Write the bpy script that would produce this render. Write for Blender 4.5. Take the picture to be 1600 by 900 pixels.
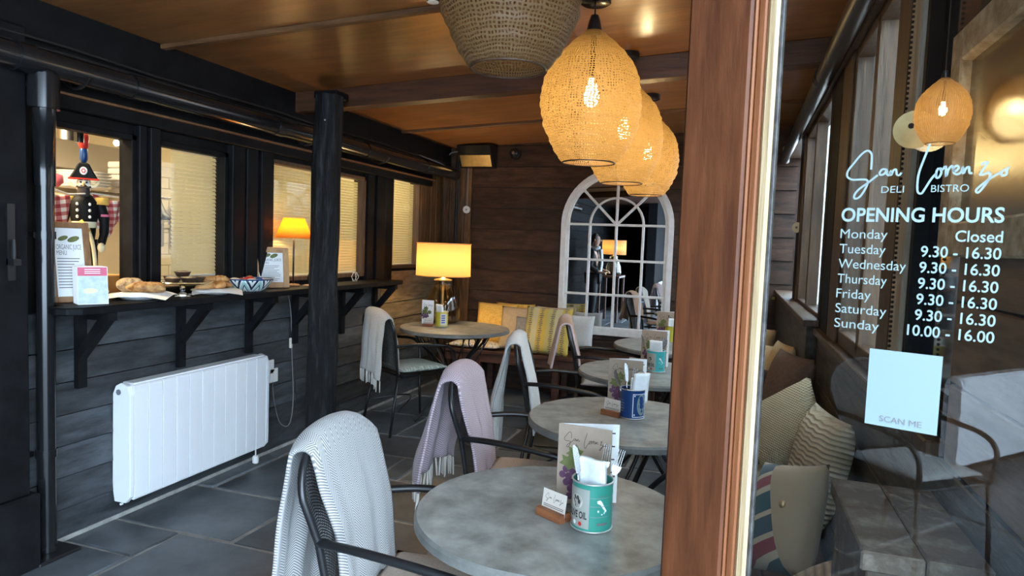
import bpy, bmesh, math, random
from mathutils import Vector, Matrix
random.seed(11)
R = math.radians
for o in list(bpy.data.objects): bpy.data.objects.remove(o)
SC = bpy.context.scene
COL = SC.collection

# ---------------------------------------------------------------- camera
EYE = Vector((0, 0, 1.42))
def make_camera():
    f, yaw, p, r = 1050.0, R(18.4), R(3.82), R(2.15)
    fw = Vector((-math.sin(yaw)*math.cos(p), math.cos(yaw)*math.cos(p), -math.sin(p)))
    rt0 = Vector((math.cos(yaw), math.sin(yaw), 0)); up0 = rt0.cross(fw)
    rt = rt0*math.cos(r) + up0*math.sin(r); up = up0*math.cos(r) - rt0*math.sin(r)
    cd = bpy.data.cameras.new('camera'); cd.sensor_width = 36; cd.lens = f/1600*36
    cd.clip_start = .02; cd.clip_end = 200
    co = bpy.data.objects.new('camera', cd); COL.objects.link(co)
    m = Matrix((rt, up, -fw)).transposed().to_4x4(); m.translation = EYE
    co.matrix_world = m
    SC.camera = co
make_camera()

# ---------------------------------------------------------------- sky and exposure
W = bpy.data.worlds.new('sky'); SC.world = W; W.use_nodes = True
bg = W.node_tree.nodes['Background']; bg.inputs[0].default_value = (.62, .80, 1.0, 1); bg.inputs[1].default_value = 11.0
SC.view_settings.view_transform = 'Standard'; SC.view_settings.look = 'None'
SC.view_settings.exposure = 0.52; SC.view_settings.gamma = 1; SC.view_settings.use_curve_mapping = False

# ---------------------------------------------------------------- mesh helpers
class MB:
    def __init__(s): s.v = []; s.f = []; s.uv = {}; s.mi = []
    def add(s, vs, fs, uvs=None):
        b = len(s.v); s.v += [tuple(p) for p in vs]; s.f += [tuple(i+b for i in f) for f in fs]
        if uvs:
            for i, u in enumerate(uvs): s.uv[b+i] = u
        return s
    def box(s, x0, x1, y0, y1, z0, z1):
        vs = [(x, y, z) for z in (z0, z1) for y in (y0, y1) for x in (x0, x1)]
        return s.add(vs, [(0,2,3,1),(4,5,7,6),(0,1,5,4),(2,6,7,3),(0,4,6,2),(1,3,7,5)])
    def obox(s, c, ax, ay, az):
        c, ax, ay, az = map(Vector, (c, ax, ay, az))
        vs = [c+ax*i+ay*j+az*k for k in (-1,1) for j in (-1,1) for i in (-1,1)]
        return s.add(vs, [(0,2,3,1),(4,5,7,6),(0,1,5,4),(2,6,7,3),(0,4,6,2),(1,3,7,5)])
    def hexa(s, bot, top):
        n = len(bot); return s.add(list(bot)+list(top), [tuple(range(n))[::-1], tuple(range(n, 2*n))]+[(i,(i+1)%n,(i+1)%n+n,i+n) for i in range(n)])
    def tube(s, path, r, n=8, closed=False, cap=True):
        P = [Vector(p) for p in path]; m = len(P); rs = r if isinstance(r, (list, tuple)) else [r]*m
        rings = []; prev = None
        for i in range(m):
            if closed: t = P[(i+1) % m]-P[i-1]
            else: t = P[min(i+1, m-1)]-P[max(i-1, 0)]
            t.normalize()
            if prev is None:
                a = Vector((0,0,1)) if abs(t.z) < .9 else Vector((1,0,0)); u = t.cross(a).normalized()
            else:
                u = (prev-t*prev.dot(t)); u = u.normalized() if u.length > 1e-6 else t.orthogonal().normalized()
            prev = u; w = t.cross(u)
            rings.append([P[i]+(u*math.cos(2*math.pi*k/n)+w*math.sin(2*math.pi*k/n))*rs[i] for k in range(n)])
        vs = [q for rg in rings for q in rg]; fs = []
        for i in range(m if closed else m-1):
            a, b = i*n, ((i+1) % m)*n
            for k in range(n): fs.append((a+k, a+(k+1) % n, b+(k+1) % n, b+k))
        if cap and not closed: fs += [tuple(range(n))[::-1], tuple(range((m-1)*n, m*n))]
        return s.add(vs, fs)
    def lathe(s, prof, n=24, c=(0,0,0), cap=True):
        vs = []; fs = []; uvs = []; L = 0; m = len(prof)
        for j, (r, z) in enumerate(prof):
            if j: L += math.hypot(r-prof[j-1][0], z-prof[j-1][1])
            for k in range(n):
                a = 2*math.pi*k/n; vs.append((c[0]+r*math.cos(a), c[1]+r*math.sin(a), c[2]+z)); uvs.append((k/n, L))
        for j in range(m-1):
            for k in range(n): fs.append((j*n+k, j*n+(k+1) % n, (j+1)*n+(k+1) % n, (j+1)*n+k))
        if cap:
            if prof[0][0] > 1e-5: fs.append(tuple(range(n))[::-1])
            if prof[-1][0] > 1e-5: fs.append(tuple(range((m-1)*n, m*n)))
        return s.add(vs, fs, uvs)
    def grid(s, fn, nu, nv, uvfn=None, closed_u=False):
        vs = []; uvs = []; nc = nu if closed_u else nu+1
        for j in range(nv+1):
            for i in range(nc):
                vs.append(fn(i/nu, j/nv)); uvs.append(uvfn(i/nu, j/nv) if uvfn else (i/nu, j/nv))
        fs = [(j*nc+i, j*nc+(i+1) % nc, (j+1)*nc+(i+1) % nc, (j+1)*nc+i) for j in range(nv) for i in range(nu)]
        return s.add(vs, fs, uvs)
    def ball(s, c, r, n=12, m=8):
        rr = r if isinstance(r, (tuple, list)) else (r, r, r)
        prof = [(math.sin(math.pi*j/m), -math.cos(math.pi*j/m)) for j in range(m+1)]
        vs = []; fs = []
        for (q, z) in prof:
            for k in range(n):
                a = 2*math.pi*k/n; vs.append((c[0]+rr[0]*q*math.cos(a), c[1]+rr[1]*q*math.sin(a), c[2]+rr[2]*z))
        for j in range(m):
            for k in range(n): fs.append((j*n+k, j*n+(k+1) % n, (j+1)*n+(k+1) % n, (j+1)*n+k))
        return s.add(vs, fs)
    def prism(s, poly, fn, h):
        """poly: 2d points; fn(u,v,w) -> xyz; extruded 0..h along w"""
        n = len(poly)
        vs = [fn(u, v, 0) for u, v in poly]+[fn(u, v, h) for u, v in poly]
        return s.add(vs, [tuple(range(n))[::-1], tuple(range(n, 2*n))]+[(i,(i+1)%n,(i+1)%n+n,i+n) for i in range(n)])
    def build(s, name, mat, parent=None, smooth=False, bev=0, seg=1, loc=None, rot=None, solid=0, kind=None, autos=None):
        me = bpy.data.meshes.new(name); me.from_pydata(s.v, [], s.f)
        bm = bmesh.new(); bm.from_mesh(me)
        if s.uv:
            lay = bm.loops.layers.uv.new('UVMap'); bm.verts.ensure_lookup_table()
            for fc in bm.faces:
                us = [s.uv.get(l.vert.index, (0, 0)) for l in fc.loops]
                wrap = max(u[0] for u in us)-min(u[0] for u in us) > .7 and max(u[0] for u in us) <= 1.0 and min(u[0] for u in us) < .01
                for l, u in zip(fc.loops, us): l[lay].uv = (u[0]+1 if wrap and u[0] < .3 else u[0], u[1])
        bmesh.ops.remove_doubles(bm, verts=bm.verts, dist=1e-6)
        bmesh.ops.recalc_face_normals(bm, faces=bm.faces)
        if bev:
            es = [e for e in bm.edges if len(e.link_faces) == 2 and e.calc_face_angle(0) > .5]
            bmesh.ops.bevel(bm, geom=es, offset=bev, segments=seg, affect='EDGES', profile=.6, clamp_overlap=True)
        bm.to_mesh(me); bm.free()
        if smooth:
            me.shade_smooth()
        if autos:
            me.shade_smooth()
            try: me.set_sharp_from_angle(angle=R(autos))
            except Exception: pass
        if isinstance(mat, str): mat = M[mat]
        me.materials.append(mat)
        ob = bpy.data.objects.new(name, me); COL.objects.link(ob)
        if parent: ob.parent = parent
        if loc: ob.location = loc
        if rot: ob.rotation_euler = rot
        if solid:
            md = ob.modifiers.new('thickness', 'SOLIDIFY'); md.thickness = solid; md.offset = 0
        if kind: ob['kind'] = kind
        return ob

def inst(src, parent=None, loc=None, rot=None, name=None):
    o = bpy.data.objects.new(name or src.name.split('.')[0], src.data); COL.objects.link(o)
    for m in src.modifiers:
        if m.type == 'SOLIDIFY':
            d = o.modifiers.new('thickness', 'SOLIDIFY'); d.thickness = m.thickness; d.offset = m.offset
    if parent: o.parent = parent
    if loc: o.location = loc
    if rot: o.rotation_euler = rot
    return o

def T(name, label, cat, loc=(0,0,0), rz=0, group=None):
    o = bpy.data.objects.new(name, None); COL.objects.link(o); o.empty_display_size = .05
    o.location = loc; o.rotation_euler = (0, 0, rz); o['label'] = label; o['category'] = cat
    if group: o['group'] = group
    return o
def tag(o, label, cat, group=None, kind=None):
    o['label'] = label; o['category'] = cat
    if group: o['group'] = group
    if kind: o['kind'] = kind
    return o
def struct(o, label=None):
    o['kind'] = 'structure'
    if label: o['label'] = label
    return o
def SE(name, label=None, loc=(0,0,0)):
    o = bpy.data.objects.new(name, None); COL.objects.link(o); o.location = loc; o.empty_display_size = .05
    return struct(o, label)
def dup(root, loc=None, rz=None, label=None, group=None):
    r = root.copy(); COL.objects.link(r)
    if loc is not None: r.location = loc
    if rz is not None: r.rotation_euler = (0, 0, rz)
    if label: r['label'] = label
    if group: r['group'] = group
    for ch in list(root.children):
        c = ch.copy(); COL.objects.link(c); c.parent = r
        for g in ch.children:
            d = g.copy(); COL.objects.link(d); d.parent = c
    return r
def spline(pts, n=8):
    P = [Vector(p) for p in pts]; out = []
    for i in range(len(P)-1):
        a = P[max(i-1, 0)]; b = P[i]; c = P[i+1]; d = P[min(i+2, len(P)-1)]
        for k in range(n):
            t = k/n; out.append(.5*((2*b)+(c-a)*t+(2*a-5*b+4*c-d)*t*t+(-a+3*b-3*c+d)*t**3))
    out.append(P[-1]); return out

# ---------------------------------------------------------------- materials
M = {}
def nn(nt, t, **kw):
    n = nt.nodes.new(t)
    for k, v in kw.items(): setattr(n, k, v)
    return n
def mat(name, c, c2=None, rough=.6, scale=8, stretch=(1,1,1), bump=0, metal=0, detail=5, rand=0.0, emit=0, ecol=None, spec=.5, lo=.35, hi=.65, sheen=0, coat=0, trans=0, ior=1.45, bdist=.01):
    m = bpy.data.materials.new(name); m.use_nodes = True; nt = m.node_tree; b = nt.nodes['Principled BSDF']
    c = tuple(c)+(1,); b.inputs['Base Color'].default_value = c
    b.inputs['Roughness'].default_value = rough; b.inputs['Metallic'].default_value = metal
    b.inputs['Specular IOR Level'].default_value = spec; b.inputs['IOR'].default_value = ior
    if sheen: b.inputs['Sheen Weight'].default_value = sheen
    if coat: b.inputs['Coat Weight'].default_value = coat; b.inputs['Coat Roughness'].default_value = .15
    if trans: b.inputs['Transmission Weight'].default_value = trans
    if emit:
        b.inputs['Emission Color'].default_value = tuple(ecol or c[:3])+(1,); b.inputs['Emission Strength'].default_value = emit
    if c2 is not None or bump:
        tc = nn(nt, 'ShaderNodeTexCoord'); mp = nn(nt, 'ShaderNodeMapping'); mp.inputs['Scale'].default_value = stretch
        nt.links.new(tc.outputs['Object'], mp.inputs['Vector'])
        oi = nn(nt, 'ShaderNodeObjectInfo'); mul = nn(nt, 'ShaderNodeMath', operation='MULTIPLY'); mul.inputs[1].default_value = 53.0
        nt.links.new(oi.outputs['Random'], mul.inputs[0])
        add = nn(nt, 'ShaderNodeVectorMath', operation='ADD'); nt.links.new(mp.outputs[0], add.inputs[0]); nt.links.new(mul.outputs[0], add.inputs[1])
        nz = nn(nt, 'ShaderNodeTexNoise'); nz.inputs['Scale'].default_value = scale; nz.inputs['Detail'].default_value = detail; nz.inputs['Roughness'].default_value = .62
        nt.links.new(add.outputs[0], nz.inputs['Vector'])
        if c2 is not None:
            rp = nn(nt, 'ShaderNodeValToRGB'); rp.color_ramp.elements[0].color = c; rp.color_ramp.elements[1].color = tuple(c2)+(1,)
            rp.color_ramp.elements[0].position = lo; rp.color_ramp.elements[1].position = hi
            nt.links.new(nz.outputs['Fac'], rp.inputs['Fac']); src = rp.outputs['Color']
            if rand:
                hs = nn(nt, 'ShaderNodeHueSaturation'); mr = nn(nt, 'ShaderNodeMapRange'); mr.inputs['To Min'].default_value = 1-rand; mr.inputs['To Max'].default_value = 1+rand
                nt.links.new(oi.outputs['Random'], mr.inputs['Value']); nt.links.new(mr.outputs[0], hs.inputs['Value']); nt.links.new(src, hs.inputs['Color']); src = hs.outputs['Color']
            nt.links.new(src, b.inputs['Base Color'])
        if bump:
            bp = nn(nt, 'ShaderNodeBump'); bp.inputs['Strength'].default_value = bump; bp.inputs['Distance'].default_value = bdist
            nt.links.new(nz.outputs['Fac'], bp.inputs['Height']); nt.links.new(bp.outputs[0], b.inputs['Normal'])
    M[name] = m; return m
def math_node(nt, op, a, b=None, c=None):
    n = nn(nt, 'ShaderNodeMath', operation=op)
    for i, x in enumerate((a, b, c)):
        if x is None: continue
        if isinstance(x, (int, float)): n.inputs[i].default_value = x
        else: nt.links.new(x, n.inputs[i])
    return n.outputs[0]
def uvxy(nt):
    tc = nn(nt, 'ShaderNodeTexCoord'); sp = nn(nt, 'ShaderNodeSeparateXYZ'); nt.links.new(tc.outputs['UV'], sp.inputs[0])
    return sp.outputs[0], sp.outputs[1]
def mixcol(nt, fac, a, b):
    mx = nn(nt, 'ShaderNodeMix', data_type='RGBA'); nt.links.new(fac, mx.inputs[0])
    for i, x in ((6, a), (7, b)):
        if isinstance(x, tuple): mx.inputs[i].default_value = x+(1,)
        else: nt.links.new(x, mx.inputs[i])
    return mx.outputs[2]
def herring(name, ca, cb, colw=.028, per=.009, rough=.9, thr=.5):
    m = mat(name, ca, rough=rough, sheen=.2); nt = m.node_tree; b = nt.nodes['Principled BSDF']
    u, v = uvxy(nt)
    pp = math_node(nt, 'PINGPONG', u, colw)
    s = math_node(nt, 'ADD', math_node(nt, 'MULTIPLY', pp, 1.1), v)
    fr = math_node(nt, 'FRACT', math_node(nt, 'DIVIDE', s, per))
    tri = math_node(nt, 'ABSOLUTE', math_node(nt, 'SUBTRACT', fr, .5))
    mr = nn(nt, 'ShaderNodeMapRange'); mr.inputs['From Min'].default_value = thr*.5-.08; mr.inputs['From Max'].default_value = thr*.5+.08
    nt.links.new(tri, mr.inputs['Value'])
    nt.links.new(mixcol(nt, mr.outputs[0], cb, ca), b.inputs['Base Color'])
    bp = nn(nt, 'ShaderNodeBump'); bp.inputs['Strength'].default_value = .35; bp.inputs['Distance'].default_value = .003
    nt.links.new(mr.outputs[0], bp.inputs['Height']); nt.links.new(bp.outputs[0], b.inputs['Normal'])
    return m
def holes(name, c, fu, fv, duty, rough=.6, metal=0, diamond=False, trans_emit=0, ecol=None, noise=0, translucent=0, tcol=None):
    """a sheet with real see-through holes: wire mesh, knitted wire"""
    m = mat(name, c, rough=rough, metal=metal); nt = m.node_tree; b = nt.nodes['Principled BSDF']; out = nt.nodes['Material Output']
    u, v = uvxy(nt)
    a = math_node(nt, 'MULTIPLY', u, fu); d = math_node(nt, 'MULTIPLY', v, fv)
    if noise:
        tc = nn(nt, 'ShaderNodeTexCoord'); nz = nn(nt, 'ShaderNodeTexNoise'); nz.inputs['Scale'].default_value = 30; nt.links.new(tc.outputs['Object'], nz.inputs['Vector'])
        d = math_node(nt, 'ADD', d, math_node(nt, 'MULTIPLY', nz.outputs['Fac'], noise)); a = math_node(nt, 'ADD', a, math_node(nt, 'MULTIPLY', nz.outputs['Fac'], noise*1.3))
    if diamond:
        a, d = math_node(nt, 'ADD', a, d), math_node(nt, 'SUBTRACT', a, d)
    fa = math_node(nt, 'ABSOLUTE', math_node(nt, 'SUBTRACT', math_node(nt, 'FRACT', a), .5))
    fd = math_node(nt, 'ABSOLUTE', math_node(nt, 'SUBTRACT', math_node(nt, 'FRACT', d), .5))
    solid = math_node(nt, 'GREATER_THAN', math_node(nt, 'MAXIMUM', fa, fd), .5-duty/2)
    tr = nn(nt, 'ShaderNodeBsdfTransparent'); mx = nn(nt, 'ShaderNodeMixShader')
    sh = b.outputs[0]
    if translucent:
        tl = nn(nt, 'ShaderNodeBsdfTranslucent'); tl.inputs[0].default_value = tuple(tcol or c)+(1,)
        m2 = nn(nt, 'ShaderNodeMixShader'); m2.inputs[0].default_value = translucent; nt.links.new(sh, m2.inputs[1]); nt.links.new(tl.outputs[0], m2.inputs[2]); sh = m2.outputs[0]
    nt.links.new(solid, mx.inputs[0]); nt.links.new(tr.outputs[0], mx.inputs[1]); nt.links.new(sh, mx.inputs[2]); nt.links.new(mx.outputs[0], out.inputs['Surface'])
    return m
def shade_mat(name, c, tl=.75, tc=None):
    m = mat(name, c, rough=.9); nt = m.node_tree; b = nt.nodes['Principled BSDF']; out = nt.nodes['Material Output']
    t = nn(nt, 'ShaderNodeBsdfTranslucent'); t.inputs[0].default_value = tuple(tc or c)+(1,)
    mx = nn(nt, 'ShaderNodeMixShader'); mx.inputs[0].default_value = tl
    nt.links.new(b.outputs[0], mx.inputs[1]); nt.links.new(t.outputs[0], mx.inputs[2]); nt.links.new(mx.outputs[0], out.inputs['Surface'])
    return m
def pane_mat(name, ior=1.5, tint=(.96,.98,.97), gain=1.0):
    m = bpy.data.materials.new(name); m.use_nodes = True; nt = m.node_tree; nt.nodes.clear()
    out = nn(nt, 'ShaderNodeOutputMaterial'); g = nn(nt, 'ShaderNodeBsdfGlossy'); g.inputs['Roughness'].default_value = 0.0
    t = nn(nt, 'ShaderNodeBsdfTransparent'); t.inputs[0].default_value = tint+(1,)
    fr = nn(nt, 'ShaderNodeFresnel'); ge = nn(nt, 'ShaderNodeNewGeometry')      # same reflectance on both faces of the thin pane
    mi = nn(nt, 'ShaderNodeMix'); mi.inputs[2].default_value = ior; mi.inputs[3].default_value = 1/ior
    nt.links.new(ge.outputs['Backfacing'], mi.inputs[0]); nt.links.new(mi.outputs[0], fr.inputs['IOR'])
    mx = nn(nt, 'ShaderNodeMixShader'); nt.links.new(math_node(nt, 'MULTIPLY', fr.outputs[0], gain), mx.inputs[0]); nt.links.new(t.outputs[0], mx.inputs[1]); nt.links.new(g.outputs[0], mx.inputs[2])
    nt.links.new(mx.outputs[0], out.inputs['Surface']); M[name] = m; return m
def uvpattern(name, c1, fn, rough=.9, bump=0, sheen=.15):
    """fn(nt,u,v) -> colour socket"""
    m = mat(name, c1, rough=rough, sheen=sheen); nt = m.node_tree; b = nt.nodes['Principled BSDF']
    u, v = uvxy(nt); nt.links.new(fn(nt, u, v), b.inputs['Base Color']); return m
def stripes(nt, x, freq, duty):
    return math_node(nt, 'LESS_THAN', math_node(nt, 'FRACT', math_node(nt, 'MULTIPLY', x, freq)), duty)
def ramp(nt, fac, stops, interp='CONSTANT'):
    rp = nn(nt, 'ShaderNodeValToRGB'); rp.color_ramp.interpolation = interp
    el = rp.color_ramp.elements
    while len(el) < len(stops): el.new(.5)
    for e, (p, c) in zip(el, stops): e.position = p; e.color = tuple(c)+(1,)
    nt.links.new(fac, rp.inputs['Fac']); return rp.outputs['Color']

# timber, stone and paint
mat('mortar', (.22,.215,.20), (.36,.35,.32), rough=.9, scale=14, bump=.5)
mat('slate', (.055,.064,.072), (.135,.152,.165), rough=.40, scale=3.2, bump=.5, rand=.3, detail=9, bdist=.006)
mat('matt_board', (.008,.008,.009), (.016,.016,.017), rough=.9, scale=5, stretch=(8,1,8), bump=.3, rand=.3, spec=.05)  # darker copy of the black boards, shade put in for the mirror view
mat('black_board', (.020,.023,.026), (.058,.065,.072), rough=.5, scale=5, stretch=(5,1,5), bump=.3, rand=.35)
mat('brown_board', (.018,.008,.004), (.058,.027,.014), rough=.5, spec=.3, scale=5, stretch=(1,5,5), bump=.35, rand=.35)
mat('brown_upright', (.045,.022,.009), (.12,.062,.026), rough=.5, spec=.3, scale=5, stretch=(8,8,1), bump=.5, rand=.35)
mat('brown_bare', (.10,.070,.038), (.20,.15,.09), rough=.6, scale=5, stretch=(8,1,8), bump=.5, rand=.25, spec=.3)  # unpainted brown boards at the corner end of the left wall
mat('black_paint', (.005,.005,.0055), (.010,.010,.011), rough=.55, scale=9, bump=.25, spec=.12)
mat('black_plastic', (.010,.010,.011), rough=.18, spec=.6)
mat('log_bark', (.005,.005,.006), (.050,.053,.058), rough=.7, scale=7, stretch=(5,5,.7), bump=1.0, lo=.5, hi=.85, spec=.3, bdist=.02)
mat('plywood', (.19,.072,.022), (.40,.175,.055), rough=.30, scale=3.0, stretch=(1,5,1), bump=.1, rand=.12, detail=7, lo=.3, hi=.75, coat=.3)
mat('beam_wood', (.045,.017,.008), (.10,.040,.018), rough=.45, scale=4, stretch=(.8,9,9), bump=.3)
mat('batten_wood', (.10,.045,.018), (.18,.085,.035), rough=.5, scale=4, stretch=(.8,9,9), bump=.2)
mat('redwood', (.054,.0155,.0055), (.108,.034,.0115), rough=.5, spec=.25, scale=6, stretch=(6,6,.7), bump=.25, detail=8)
mat('redwood_light', (.12,.038,.013), (.19,.068,.025), rough=.5, spec=.25, scale=6, stretch=(9,9,.6), bump=.25)
mat('cream_bead', (.29,.20,.10), (.40,.29,.165), rough=.6, scale=7, stretch=(10,10,.5), bump=.3)
mat('weathered_grey', (.56,.47,.43), (.80,.72,.67), rough=.85, scale=5, stretch=(9,9,.6), bump=.6, rand=.2, detail=8)
mat('weathered_cream', (.42,.36,.28), (.62,.55,.45), rough=.8, scale=5, stretch=(9,9,.6), bump=.6, detail=8)
mat('frame_brown', (.055,.027,.014), (.11,.060,.030), rough=.5, scale=5, stretch=(8,8,.7), bump=.4, rand=.2)
mat('plank_tan', (.16,.10,.06), (.30,.20,.13), rough=.7, scale=4, stretch=(6,.8,6), bump=.5, rand=.2)
mat('dark_grain', (.028,.024,.022), (.075,.068,.062), rough=.6, scale=6, stretch=(6,.9,6), bump=.4)
mat('bench_wood', (.050,.020,.012), (.10,.042,.025), rough=.45, scale=5, stretch=(1,6,6), bump=.3)
mat('rustic_frame', (.30,.20,.11), (.60,.47,.32), rough=.75, scale=9, stretch=(3,3,3), bump=.7, detail=8)
mat('reflected_table_wood', (.095,.065,.045), (.23,.19,.15), rough=.75, scale=11, stretch=(2,2,2), bump=.6, detail=9, lo=.5, hi=.75)
mat('oak_frame', (.16,.075,.030), (.27,.14,.06), rough=.5, scale=7, stretch=(4,4,1), bump=.3)
mat('light_oak', (.40,.22,.10), (.55,.32,.15), rough=.5, scale=7, stretch=(4,4,1), bump=.2)
mat('holder_wood', (.17,.055,.022), (.28,.10,.04), rough=.45, scale=9, stretch=(1,6,6), bump=.2)
mat('table_stone', (.14,.145,.130), (.37,.375,.345), rough=.36, scale=11, bump=.15, detail=14, lo=.32, hi=.70)
mat('table_edge', (.10,.10,.092), (.20,.20,.18), rough=.45, scale=8)
mat('white_enamel', (.80,.82,.84), rough=.32)
mat('groove_shade', (.14,.16,.18), rough=.5)  # dark grey stands in for shade in the grooves between white fins
mat('white_plastic', (.78,.78,.76), rough=.4)
mat('white_paint', (.74,.72,.68), (.84,.82,.78), rough=.45, scale=20, bump=.1)
mat('grey_disc', (.66,.66,.60), rough=.45)
mat('black_metal', (.010,.010,.011), rough=.34, spec=.6)
mat('steel', (.55,.55,.55), rough=.25, metal=1)
mat('brass', (.55,.42,.22), (.66,.52,.28), rough=.35, metal=1, scale=30, stretch=(1,1,1))
mat('hood_steel', (.30,.27,.22), rough=.5)
mat('mirror_glass', (.80,.82,.82), rough=.0, metal=1)
mat('old_mirror', (.27,.25,.20), rough=.2, metal=1)
pane_mat('pane', 1.5, gain=1.0)
pane_mat('hatch_pane', 1.5, gain=.35)
pane_mat('door_pane', 1.5, gain=1.1)
mat('dark_pane', (.006,.008,.012), rough=.05, spec=.8)
pane_mat('lamp_glass', 1.5, (.90,.83,.70), 1.2)
mat('clear_glass', (.95,.97,.97), rough=.03, trans=1.0, ior=1.45)
mat('cord_black', (.012,.011,.011), rough=.6)
mat('cable_grey', (.20,.20,.20), rough=.5)
mat('ink', (.035,.028,.025), rough=.8)
mat('ink_grey', (.16,.15,.15), rough=.8)
mat('vinyl', (.21,.27,.26), rough=.6)
mat('sticker_white', (.21,.275,.28), rough=.5)
mat('paper', (.82,.83,.82), rough=.8)
mat('kraft', (.33,.25,.19), (.38,.29,.22), rough=.85, scale=20)
mat('card_cream', (.62,.56,.48), rough=.8)
mat('pink_print', (.62,.13,.20), rough=.7)
mat('blue_print', (.42,.52,.62), (.62,.68,.74), rough=.7, scale=30)
mat('leaf_green', (.10,.12,.035), (.17,.18,.06), rough=.7, scale=60)
mat('grape', (.075,.03,.065), (.15,.06,.12), rough=.4, scale=40)
mat('grape_violet', (.22,.10,.32), rough=.5)
mat('can_green', (.035,.27,.205), rough=.35)
mat('can_aqua', (.05,.42,.42), rough=.35)
mat('can_blue', (.006,.045,.17), rough=.32)
mat('can_yellow', (.50,.46,.05), rough=.4)
mat('can_cream', (.34,.35,.31), rough=.4)
mat('can_rim', (.62,.60,.58), rough=.3, metal=.6)
mat('napkin', (.80,.83,.84), rough=.9, bump=.3, scale=60, c2=(.86,.88,.89))
mat('plate_white', (.78,.78,.75), rough=.25)
mat('crust', (.20,.075,.02), (.62,.38,.15), rough=.6, scale=30, bump=.6)
mat('croissant', (.42,.17,.05), (.66,.36,.13), rough=.45, scale=22, bump=.5)
mat('tart_dark', (.035,.02,.014), (.09,.05,.03), rough=.5, scale=30, bump=.4)
mat('tart_top', (.22,.13,.06), (.55,.42,.25), rough=.7, scale=45, bump=.6)
mat('cheese', (.70,.62,.38), (.80,.74,.55), rough=.6, scale=20)
mat('tomato', (.50,.035,.025), rough=.3)
mat('wrap_blue', (.04,.10,.32), rough=.3)
mat('egg_white', (.72,.66,.55), rough=.5)
mat('box_orange', (.62,.27,.06), (.72,.34,.09), rough=.7, scale=6)
mat('tub_white', (.75,.73,.68), rough=.4)
mat('kitchen_wall', (.72,.63,.46), (.77,.68,.50), rough=.7, scale=2)
mat('tile_cream', (.62,.58,.48), rough=.25, c2=(.68,.64,.53), scale=3, rand=.05)
mat('grout', (.32,.30,.25), rough=.9)
mat('knife_grey', (.30,.30,.30), rough=.3, metal=.8)
mat('dark_pan', (.03,.03,.03), rough=.4)
shade_mat('blind_slat', (.80,.76,.60), tl=.62, tc=(.92,.86,.62))
shade_mat('shade_orange', (.78,.42,.10), tl=.8, tc=(.98,.55,.12))
shade_mat('shade_cream', (.78,.62,.38), tl=.75, tc=(.92,.70,.40))
holes('wire_knit', (.19,.108,.046), 96, 92, .46, rough=.55, noise=1.5, translucent=.30, tcol=(.36,.24,.085))
holes('wire_knit_fine', (.15,.090,.042), 70, 420, .46, rough=.55, noise=1.2, translucent=.30, tcol=(.34,.19,.065))
holes('chair_mesh', (.012,.012,.013), 110, 110, .42, rough=.4, diamond=True)
mat('bulb_glow', (1,.85,.55), emit=60, ecol=(1,.72,.32))
mat('bulb_off', (.75,.6,.4), emit=.9, ecol=(1,.7,.35))
mat('spot_glow', (1,.95,.8), emit=25, ecol=(1,.88,.62))
# fabric
herring('wool_grey', (.54,.53,.50), (.17,.17,.175), colw=.026, per=.0075, thr=.58)
herring('wool_pink', (.62,.51,.54), (.33,.24,.27), colw=.016, per=.009, thr=.6)
herring('wool_oat', (.62,.59,.53), (.36,.33,.29), colw=.018, per=.010, thr=.6)
mat('wool_white', (.60,.59,.56), (.70,.69,.66), rough=.95, scale=140, bump=.4, sheen=.3)
mat('wool_tan', (.40,.25,.16), (.48,.31,.20), rough=.95, scale=120, bump=.3, sheen=.3)
mat('pink_trim', (.66,.52,.53), rough=.95)
mat('fringe_cream', (.66,.62,.55), rough=.95)
mat('cushion_oat', (.42,.33,.25), (.50,.40,.31), rough=.95, scale=110, bump=.4, sheen=.2)
mat('cushion_linen', (.40,.29,.19), (.48,.36,.25), rough=.95, scale=110, bump=.4, sheen=.2)
mat('cushion_grey', (.40,.40,.38), (.50,.50,.48), rough=.95, scale=90, bump=.4, sheen=.2)
def bump_from(m, sock, strength=.6, dist=.006):
    nt = m.node_tree; b = nt.nodes['Principled BSDF']; bp = nn(nt, 'ShaderNodeBump'); bp.inputs['Strength'].default_value = strength; bp.inputs['Distance'].default_value = dist
    nt.links.new(sock, bp.inputs['Height']); nt.links.new(bp.outputs[0], b.inputs['Normal'])
def rib_mat(name, ca, cb, freq, wob=0.0, axis='u'):
    m = mat(name, ca, rough=.95, sheen=.2); nt = m.node_tree; b = nt.nodes['Principled BSDF']; u, v = uvxy(nt)
    x = u if axis == 'u' else v; y = v if axis == 'u' else u
    if wob: x = math_node(nt, 'ADD', x, math_node(nt, 'MULTIPLY', math_node(nt, 'SINE', math_node(nt, 'MULTIPLY', y, 90.0)), wob))
    s = math_node(nt, 'ABSOLUTE', math_node(nt, 'SINE', math_node(nt, 'MULTIPLY', x, freq*math.pi)))
    dn = math_node(nt, 'MULTIPLY', s, math_node(nt, 'ADD', .75, math_node(nt, 'MULTIPLY', .25, math_node(nt, 'ABSOLUTE', math_node(nt, 'SINE', math_node(nt, 'MULTIPLY', y, freq*2.2))))))
    nt.links.new(mixcol(nt, s, cb, ca), b.inputs['Base Color']); bump_from(m, dn, .9, .008); return m
rib_mat('knit_cream', (.70,.57,.39), (.58,.46,.30), 62, .002)
rib_mat('knit_throw', (.68,.56,.40), (.44,.34,.22), 42)
rib_mat('cushion_mint', (.44,.50,.43), (.33,.39,.33), 40, .003)
m = mat('lace_cream', (.66,.53,.34), rough=.95); nt = m.node_tree; u, v = uvxy(nt)
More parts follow.
